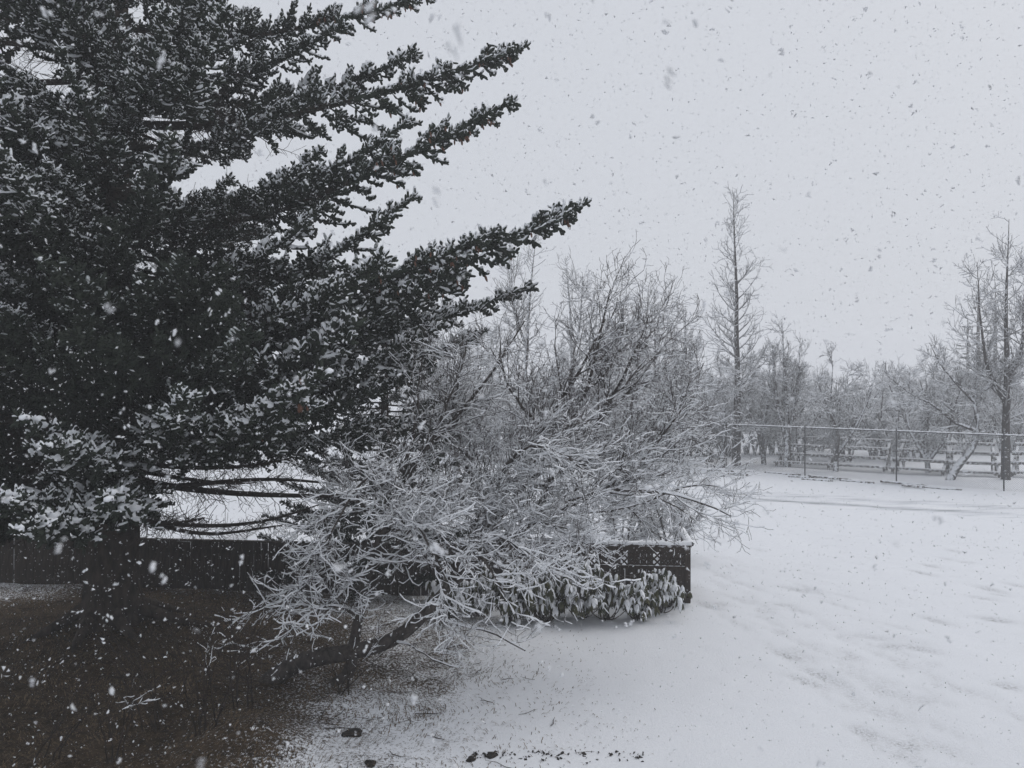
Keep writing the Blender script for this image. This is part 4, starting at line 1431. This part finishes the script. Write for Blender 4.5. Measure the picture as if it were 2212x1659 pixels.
for k, (px, py, h, st, sprd, snp, lab, lean) in enumerate((
        (250, 1655, 1.15, 5, 0.30, 0.2, 'bare sapling with frosted shoot tips near the bottom edge', (0.1, 0)),
        (110, 1655, 1.0, 4, 0.35, 0.0, 'leaning dark sapling in the bottom left corner', (0.25, 0.0)),
        (330, 1600, 1.6, 6, 0.35, 0.0, 'dark bare sapling standing in the brown grass below the spruce', (-0.5, 0.2)),
        (440, 1620, 1.5, 8, 0.45, 0.12, 'many-stemmed dark sapling right of the frosted sapling', (0.1, 0)),
        (740, 1500, 0.9, 5, 0.5, 0.15, 'small twiggy sapling at the foot of the leaning tree', (0.3, 0)),
        (520, 1560, 1.3, 6, 0.35, 0.0, 'slim dark sapling left of the leaning tree base', (0.1, 0)))):
    g = ground_at(px, py)
    o = thing('sapling', lab, 'sapling', (g[0], g[1], float(ground_z(g[0], g[1])) - 0.02), 0, 'saplings under the spruce')
    a_, s_ = sapling(100 + k, h, st, sprd, snp, lean)
    link('stems', a_, o)
    if s_:
        link('snow_cover', s_, o)

# ------------------------------------------------------------------ dead grass, clods, stones
gg = np.random.default_rng(23)
NB = 85000
x = gg.uniform(-13.5, 2.2, NB)
y = gg.uniform(8.3, 18.5, NB)
keep = gg.random(NB) < np.clip(bare_mask(x, y) * 1.15, 0, 1) ** 1.1
x, y = x[keep], y[keep]
# tufts draw blades together
k_ = len(x)
z = ground_z(x, y)
a = gg.uniform(0, 6.283, k_) * 0.35 + vnoise(x * 0.8, y * 0.8) * 9
ln = gg.uniform(0.05, 0.19, k_) * (0.45 + 0.55 * bare_mask(x, y)) * (0.6 + 0.8 * vnoise(x * 1.5 + 3, y * 1.5))
flat = gg.uniform(0.80, 0.995, k_)
d = np.stack([np.cos(a), np.sin(a), np.zeros(k_)], 1)
sd = np.stack([-np.sin(a), np.cos(a), np.zeros(k_)], 1)
w_ = gg.uniform(0.0025, 0.005, k_)[:, None]
p0 = np.stack([x, y, z - 0.005], 1)
hz = np.sqrt(1 - flat ** 2)
p1 = p0 + d * (ln * 0.45 * flat)[:, None] + np.array([0, 0, 1]) * (ln * (0.10 + 0.5 * hz))[:, None]
p2 = p0 + d * (ln * flat)[:, None] + np.array([0, 0, 1]) * (ln * (0.03 + 0.5 * hz))[:, None]
V = np.stack([p0 - sd * w_, p0 + sd * w_, p1 + sd * w_, p1 - sd * w_, p2], 1)
i0 = np.arange(k_) * 5
mb = MB()
mb.add(V.reshape(-1, 3), np.stack([i0, i0 + 1, i0 + 2, i0 + 3], 1), np.stack([i0 + 3, i0 + 2, i0 + 4], 1))
tag(link('dead_grass', mb.mesh('dead_grass', M['grass'], False)), 'matted brown dead grass on the bare ground under the spruce', 'grass', kind='stuff')


NT_ = 900
x = gg.uniform(-13.5, 1.0, NT_)
y = gg.uniform(8.4, 17.5, NT_)
kk = gg.random(NT_) < bare_mask(x, y)
x, y = x[kk], y[kk]
a = gg.uniform(0, 6.283, len(x))
L_ = gg.uniform(0.08, 0.45, len(x))
f_ = np.linspace(-0.5, 0.5, 4)
P_ = np.zeros((len(x), 4, 3))
P_[:, :, 0] = x[:, None] + np.cos(a)[:, None] * L_[:, None] * f_[None] + gg.normal(0, 0.012, (len(x), 4))
P_[:, :, 1] = y[:, None] + np.sin(a)[:, None] * L_[:, None] * f_[None] + gg.normal(0, 0.012, (len(x), 4))
P_[:, :, 2] = ground_z(P_[:, :, 0], P_[:, :, 1]) + 0.012 + gg.uniform(0, 0.02, (len(x), 4))
mb = MB()
tubes(mb, P_, gg.uniform(0.003, 0.008, (len(x), 1)) * np.array([[0.8, 1, 0.9, 0.4]]), 4)
tag(link('fallen_twigs', mb.mesh('fallen_twigs', M['dead_twig'])), 'small dead twigs littering the ground under the spruce', 'twigs', kind='stuff')


def lump(seed, r, mat, name, squash=0.6):
    bm0 = MB()
    g = np.random.default_rng(seed)
    nu, nv = 14, 9
    u = np.arange(nu) * 2 * math.pi / nu
    v = np.linspace(0, math.pi, nv)
    ph = g.uniform(0, 6, 4)
    pts = np.zeros((nv, nu, 3))
    for i in range(nv):
        rr = r * (1 + 0.18 * np.sin(2 * u + ph[0] + v[i]) + 0.12 * np.sin(3 * u + ph[1]) * math.sin(v[i]) + 0.16 * g.normal(size=nu) * math.sin(v[i]))
        pts[i, :, 0] = np.cos(u) * math.sin(v[i]) * rr
        pts[i, :, 1] = np.sin(u) * math.sin(v[i]) * rr
        pts[i, :, 2] = math.cos(v[i]) * r * squash
    ii = np.arange(nu * nv).reshape(nv, nu)
    bm0.add(pts.reshape(-1, 3), np.stack([ii[:-1], ii[1:], np.roll(ii[1:], -1, 1), np.roll(ii[:-1], -1, 1)], -1).reshape(-1, 4))
    return bm0.mesh(name, mat)


for px, py, r, lab in ((760, 1588, 0.12, 'dark rounded stone in the brown grass near the bottom edge'),
                       (800, 1648, 0.08, 'flat dark stone on the bottom edge below the rounded one'),
                       (1062, 1632, 0.075, 'small black stone at the left end of the soil line in the snow'),
                       (1018, 1640, 0.06, 'smallest black stone beside the left end of the soil line')):
    g = ground_at(px, py)
    tag(link('stone', lump(int(px), r, M['soil'], 'stone', 0.42), None, (g[0], g[1], float(ground_z(g[0], g[1])) + r * 0.05)), lab, 'stone', 'dark stones near the bottom edge')
cl = MB()
for k in range(90):
    px = 1020 + (gg.random() ** 1.3) * 370
    py = 1632 + gg.normal() * 6
    g = ground_at(px, min(py, 1658))
    zz = float(ground_z(g[0], g[1]))
    s_ = gg.uniform(0.012, 0.035)
    pts = nrm(gg.normal(size=(7, 3))) * s_ * gg.uniform(0.6, 1.2, (7, 1)) + np.array([g[0], g[1], zz + s_ * 0.2])
    cl.add(pts, None, [[0, 1, 2], [0, 2, 3], [0, 3, 4], [1, 2, 5], [2, 3, 5], [3, 4, 6], [4, 0, 6], [0, 1, 6], [1, 5, 6]])
tag(link('soil_clods', cl.mesh('soil_clods', M['soil'], False)), 'line of dark soil crumbs showing through the snow at the bottom', 'soil', kind='stuff')

# ------------------------------------------------------------------ falling snow, spread through the air on every side of the camera
gf = np.random.default_rng(404)


def flakes(n, lo, hi, smin, smax, far=False):
    c = gf.uniform(lo, hi, (n, 3))
    s = smin + (smax - smin) * gf.random(n) ** 2.0
    base_v = np.array([[1, 0, 0], [-1, 0, 0], [0, 1, 0], [0, -1, 0], [0, 0, 1], [0, 0, -1]], float)
    v = base_v[None] * gf.uniform(0.35, 1.3, (n, 6, 1)) + gf.normal(0, 0.28, (n, 6, 3))
    # random orientation by a random orthonormal frame, slightly stretched along the fall
    a_ = nrm(gf.normal(size=(n, 3)))
    b_ = gf.normal(size=(n, 3))
    b_ = nrm(b_ - a_ * (a_ * b_).sum(1, keepdims=True))
    c_ = np.cross(a_, b_)
    v = (v[..., :1] * a_[:, None] * 1.35 + v[..., 1:2] * b_[:, None] + v[..., 2:] * c_[:, None] * 0.6) * s[:, None, None] * 0.5
    if far:
        v = v[:, (0, 2, 1, 4)]
        f = np.array([[0, 1, 2], [0, 3, 1], [1, 3, 2], [2, 3, 0]])
        return (c[:, None] + v).reshape(-1, 3), ((np.arange(n) * 4)[:, None, None] + f[None]).reshape(-1, 3)
    f = np.array([[0, 2, 4], [2, 1, 4], [1, 3, 4], [3, 0, 4], [2, 0, 5], [1, 2, 5], [3, 1, 5], [0, 3, 5]])
    t = (np.arange(n) * 6)[:, None, None] + f[None]
    return (c[:, None] + v).reshape(-1, 3), t.reshape(-1, 3)


m_, n_, l_, b_ = new_mat('snowflakes')
n_.remove(b_)
_df, _tl, _mx = n_.new('ShaderNodeBsdfDiffuse'), n_.new('ShaderNodeBsdfTranslucent'), n_.new('ShaderNodeMixShader')
for _n in (_df, _tl):
    _n.inputs[0].default_value = (0.92, 0.93, 0.95, 1)
_mx.inputs[0].default_value = 0.25
l_.new(_df.outputs[0], _mx.inputs[1])
l_.new(_tl.outputs[0], _mx.inputs[2])
l_.new(_mx.outputs[0], n_['Material Output'].inputs[0])
M['flake'] = m_
fl = MB()
v, t = flakes(10000, (-6, -2, 0.4), (6, 6.5, 9), 0.010, 0.034)
ok = np.ones(len(v) // 6, bool)
cc_ = v.reshape(-1, 6, 3).mean(1)
ok = np.linalg.norm(cc_ - np.array([0, 0, CAM_H]), axis=1) > 0.9
v = v.reshape(-1, 6, 3)[ok]
# each near flake is a loose clump of three crystals
_c = v.mean(1, keepdims=True)
_r = np.linalg.norm(v - _c, axis=2).mean(1)[:, None, None]
v = np.concatenate([(v - _c) * gf.uniform(0.45, 0.8, (len(v), 1, 1)) + _c + gf.normal(0, 0.5, (len(v), 1, 3)) * _r for _ in range(3)])
f8 = np.array([[0, 2, 4], [2, 1, 4], [1, 3, 4], [3, 0, 4], [2, 0, 5], [1, 2, 5], [3, 1, 5], [0, 3, 5]])
fl.add(v.reshape(-1, 3), None, ((np.arange(len(v)) * 6)[:, None, None] + f8[None]).reshape(-1, 3))
v, t = flakes(76000, (-13, 5.5, 0.2), (13, 16, 15), 0.010, 0.034, True)
fl.add(v, None, t)
v, t = flakes(40000, (-26, 14, 0.2), (26, 36, 22), 0.014, 0.036, True)
fl.add(v, None, t)
v, t = flakes(9000, (-38, 36, 0.2), (38, 60, 26), 0.014, 0.032, True)
fl.add(v, None, t)
tag(link('falling_snow', fl.mesh('falling_snow', M['flake'], True)), 'snowflakes falling everywhere through the air', 'snow', kind='stuff')

# ------------------------------------------------------------------ haze
hz_ = MB()
hz_.box((0, 130, 11.6), (470, 350, 26.4))
m = bpy.data.materials.new('haze')
m.use_nodes = True
for nd in list(m.node_tree.nodes):
    if nd.type == 'BSDF_PRINCIPLED':
        m.node_tree.nodes.remove(nd)
pv = m.node_tree.nodes.new('ShaderNodeVolumePrincipled')
pv.inputs['Color'].default_value = (0.97, 0.98, 1.0, 1)
pv.inputs['Density'].default_value = 0.0033
pv.inputs['Anisotropy'].default_value = 0.2
out = [nd for nd in m.node_tree.nodes if nd.type == 'OUTPUT_MATERIAL'][0]
m.node_tree.links.new(pv.outputs[0], out.inputs['Volume'])
tag(link('haze', hz_.mesh('haze', m, False)), 'pale snowy haze filling the air', 'haze', kind='stuff')

bpy.context.view_layer.update()
_t = sum(len(me.loop_triangles) or (len(me.loops) - 2 * len(me.polygons)) for me in bpy.data.meshes)
print('TRIS', _t, 'OBJECTS', len(bpy.data.objects))
